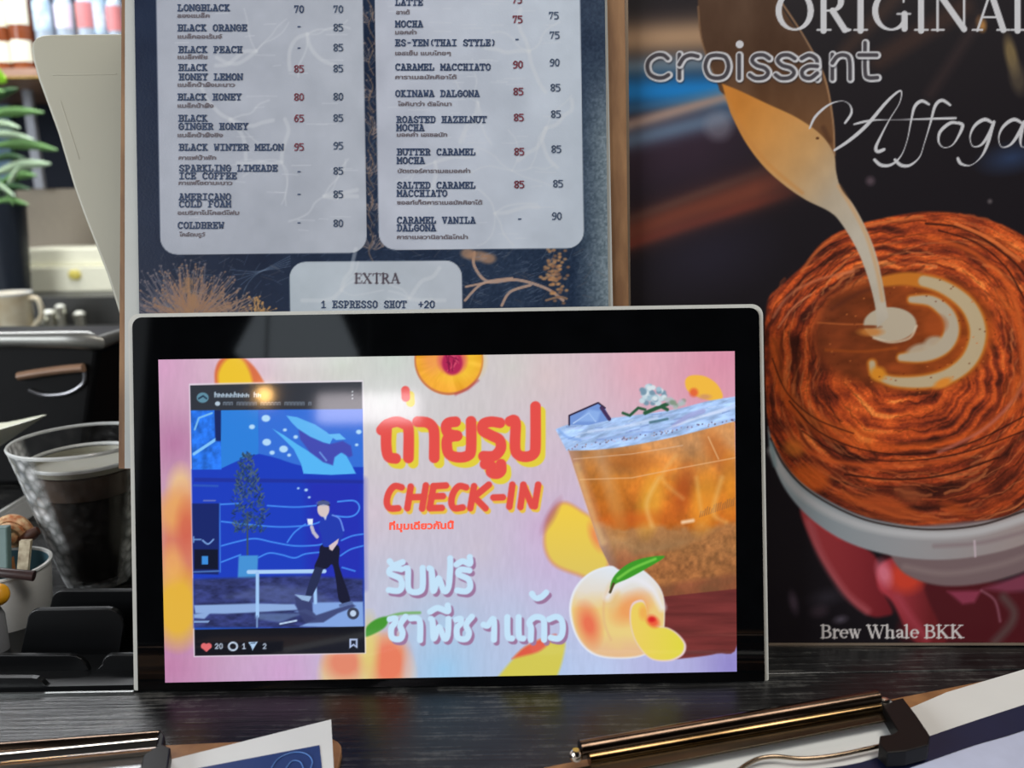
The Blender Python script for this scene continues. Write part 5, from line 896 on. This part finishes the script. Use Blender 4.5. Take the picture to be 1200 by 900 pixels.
# plant in its dark pot
ppx = px_x(8, 300, 2.56); pzt = bz(8, 238, 2.56)
pot = thing('potted_plant', (ppx, 2.56, 1.083), 'leafy green plant in a dark blue pot at the left edge', 'plant')
MB().lathe((ppx, 2.56, 1.083), [(.0, 0), (.052, 0), (.07, pzt - 1.083), (.064, pzt - 1.083), (.0, pzt - 1.1)], 28).build('pot', mat('dark_blue_pot', (24, 32, 44), .4), pot, smooth=True)
gm = [mat('leaf_green', (104, 146, 84), .5, scale=30), mat('leaf_pale', (176, 200, 166), .5, scale=30), mat('leaf_dark', (54, 84, 52), .5, scale=30)]; lime = mat('lime_leaf', (158, 226, 44), .45)
def leaf(x0, y0_, x1, y1_, wpx, m, yy, lab=None):
    a, b_ = fwd(x0, y0_, yy), fwd(x1, y1_, yy - .05); n_ = 6; V = []; F = []
    up = Vector((0, -.45, 1)).normalized() * wpx * .0026
    for i in range(n_ + 1):
        t = i / n_; w = math.sin(math.pi * (t * .92 + .04)) ** .8; c = a.lerp(b_, t) + Vector((0, 0, .012 * math.sin(math.pi * t)))
        V += [c + up * w * .5, c + Vector((0, -.006, 0)), c - up * w * .5]
    for i in range(n_): j = 3 * i; F += [(j, j + 1, j + 4, j + 3), (j + 1, j + 2, j + 5, j + 4)]
    mesh('leaf', V, F, m, pot, smooth=True, **({'label': lab} if lab else {}))
for a in ((-30, 140, 52, 132, 11, 0), (-20, 128, 22, 104, 10, 2), (-10, 172, 68, 176, 12, 0), (-20, 160, 40, 164, 9, 1), (-8, 205, 60, 192, 12, 1), (0, 215, 44, 206, 10, 0), (-10, 240, 34, 240, 9, 0), (-6, 226, 36, 222, 9, 2), (-10, 190, 30, 186, 9, 2), (-20, 150, 24, 150, 9, 1), (5, 232, 24, 196, 8, 1), (-14, 118, 6, 108, 8, 0), (-20, 214, 18, 230, 10, 1), (-4, 206, 16, 240, 9, 0)):
    leaf(*a[:5], gm[a[5]], 2.56)
leaf(-12, 92, 8, 93, 19, lime, 2.5, 'bright lime leaf tip')
for x1, y1_ in ((-30, 138), (-10, 172), (-8, 205), (-12, 92)):
    MB().tube([(ppx, 2.56, pzt - .02), tuple((Vector((ppx, 2.56, pzt)) + fwd(x1, y1_, 2.56)) / 2 + Vector((-.01, .01, .02))), tuple(fwd(x1, y1_, 2.56))], [.005, .004, .003], 7).build('stem', gm[2], pot, smooth=True)
o = MB().prism([fwd(a, b, 2.9) for a, b in ((23, 92), (33, 92), (51, 221), (40, 221))], (0, .02, 0)).build('white_pole', mat('white_paint', (190, 194, 206), .5), bevel=.002); prop(o, 'pale leaning batten above the beige cabinet, right of the plant', 'batten')
MB().prism([fwd(a, b, 3.27) for a, b in ((-160, 100), (8, 100), (14, 215), (-150, 215))], (0, .02, 0)).build('window_1', mat('blue_glass', (140, 176, 206), .2, var=.2, scale=2), kind='structure')
# shelf and bottles
sy = 2.62; sz = bz(20, 80, sy)
sh_ = thing('wall_shelf', (-1.5, sy + .15, sz - .03), 'brown shelf with a brass front strip high on the back wall', 'shelf')
MB().box((-2.7, sy, sz - .022), (.3, 3.29, sz)).build('shelf_board', mat('shelf_brown', (176, 140, 120), .5, stretch=(.1, 1, 1), rgb2=(130, 98, 80)), sh_)
zb_ = bz(20, 91, sy)
MB().box((-2.7, sy + .001, zb_), (.3, sy + .02, sz - .0225)).build('front_strip', mat('brass_strip', (186, 148, 62), .35, .4), sh_, label='brass coloured front strip')
amb = mat('amber_glass', (150, 84, 48), .15, rgb2=(110, 52, 30), scale=9); lab_ = mat('cream_label', (232, 230, 208), .6, var=.03); clr = mat('pale_clear_plastic', (176, 190, 206), .15, var=.25, scale=14); capw = mat('white_cap', (232, 234, 236), .4)
def bottle(px, rr, hh, bm_, l_m, text, cat='bottle', lv=((.08, .30), (.46, .74)), cap=None):
    yy = sy + .045; xx = px_x(px, 50, yy)
    t_ = thing('bottle', (xx, yy, sz), text, cat, 'bottles on the back shelf')
    MB().lathe((xx, yy, sz), [(.0, 0), (rr * .96, 0), (rr, .004), (rr, hh * .76), (rr * .8, hh * .84), (rr * .36, hh * .9), (rr * .34, hh), (.0, hh)], 24).build('body', bm_, t_, smooth=True)
    for a, b in lv:
        V = []; F = []
        for k in range(13):
            q_ = math.pi * (1.08 + .84 * k / 12)
            V += [(xx + (rr + .0008) * math.cos(q_), yy + (rr + .0008) * math.sin(q_), sz + hh * a), (xx + (rr + .0008) * math.cos(q_), yy + (rr + .0008) * math.sin(q_), sz + hh * b)]
        for k in range(12): F.append((2 * k, 2 * k + 2, 2 * k + 3, 2 * k + 1))
        mesh('label_band', V, F, l_m, t_, smooth=True)
    MB().lathe((xx, yy, sz + hh + .0005), [(.0, 0), (rr * .42, 0), (rr * .42, .02), (.0, .02)], 18).build('cap', cap or capw, t_)
bottle(26, .031, .27, amb, lab_, 'amber bottle with two cream labels nearest the slanting panel')
bottle(1, .030, .26, amb, lab_, 'amber bottle with two cream labels at the left edge')
o = MB().box((px_x(38, 40, sy + .06) - .014, sy + .085, sz), (px_x(38, 40, sy + .06) + .014, sy + .135, sz + .165)).build('dark_red_carton', mat('dark_red_card', (92, 34, 30), .5), bevel=.002); prop(o, 'narrow dark red carton right of the amber bottles', 'carton')
redl = mat('red_label', (206, 128, 130), .5, var=.1); blul = mat('blue_white_label', (206, 222, 234), .5, rgb2=(140, 172, 196), scale=40); whl = mat('white_violet_label', (226, 218, 236), .5, var=.1)
bottle(54, .025, .235, clr, blul, 'clear bottle with a pale blue and white label on the back shelf', lv=((.46, .80),))
bottle(79, .025, .235, clr, whl, 'clear bottle with a white violet label, centre of the back shelf', lv=((.48, .76),))
bottle(104, .024, .235, clr, redl, 'clear bottle with a red label beside the pale blue one', lv=((.48, .78),))
bottle(121, .018, .24, clr, blul, 'slim clear bottle with a blue label between two red labels', lv=((.4, .85),))
bottle(138, .022, .225, clr, redl, 'clear bottle with a red label nearest the menu board', lv=((.46, .76),))
o = MB().box((px_x(92, 40, sy + .1) - .012, sy + .12, sz), (px_x(92, 40, sy + .1) + .012, sy + .16, sz + .20)).build('kraft_carton', mat('kraft_card', (182, 140, 92), .6), bevel=.002); prop(o, 'kraft brown carton between the clear bottles', 'carton')

# ------------------------------------------------------------------ lamps of the room behind the viewer, seen only in the glossy black glass
def mirror(px, py, dist):
    p = DISPLAY.at(px, py); r = (p - CAM).normalized(); n = DISPLAY.n; return p + (r - n * 2 * r.dot(n)) * dist
def glow(name, rgb, s):
    m = bpy.data.materials.new(name); m.use_nodes = True; nt = m.node_tree; nt.nodes.remove(nt.nodes['Principled BSDF']); e = nt.nodes.new('ShaderNodeEmission')
    e.inputs[0].default_value = (*lin(rgb), 1); e.inputs[1].default_value = s; nt.links.new(e.outputs[0], nt.nodes['Material Output'].inputs[0]); return m
p = mirror(350, 392, 2.0)
pl = thing('pendant_lamp', tuple(p), 'grey frosted pendant lamp hanging from the ceiling behind the viewer', 'lamp')
MB().lathe(p, [(.17, -.06), (.12, .055), (.0, .056)], 32).build('lamp_shade', glow('lit_frosted_shade', (200, 212, 222), 2.4), pl, smooth=True)
MB().tube([(p.x, p.y, p.z + .056), (p.x, p.y, 3.2)], .003, 6).build('cord', blackc, pl)
p = mirror(310, 463, 1.5)
pl = thing('pendant_bulb', tuple(p), 'bare warm bulb on a black cord behind the viewer', 'lamp')
MB().ball(p, .017, 14).build('bulb', glow('warm_filament', (255, 196, 110), 60), pl, smooth=True); MB().tube([(p.x, p.y, p.z + .022), (p.x, p.y, 3.2)], .003, 6).build('cord', blackc, pl)
p = mirror(432, 478, 2.2)
pl = thing('light_box', tuple(p), 'slim white light fitting behind the viewer', 'lamp')
MB().box((p.x - .16, p.y - .02, p.z - .045), (p.x + .16, p.y + .02, p.z + .045)).build('diffuser', glow('white_diffuser', (250, 240, 246), 9), pl, bevel=.012); MB().tube([(p.x, p.y, p.z + .045), (p.x, p.y, 3.2)], .004, 6).build('rod', blackc, pl)
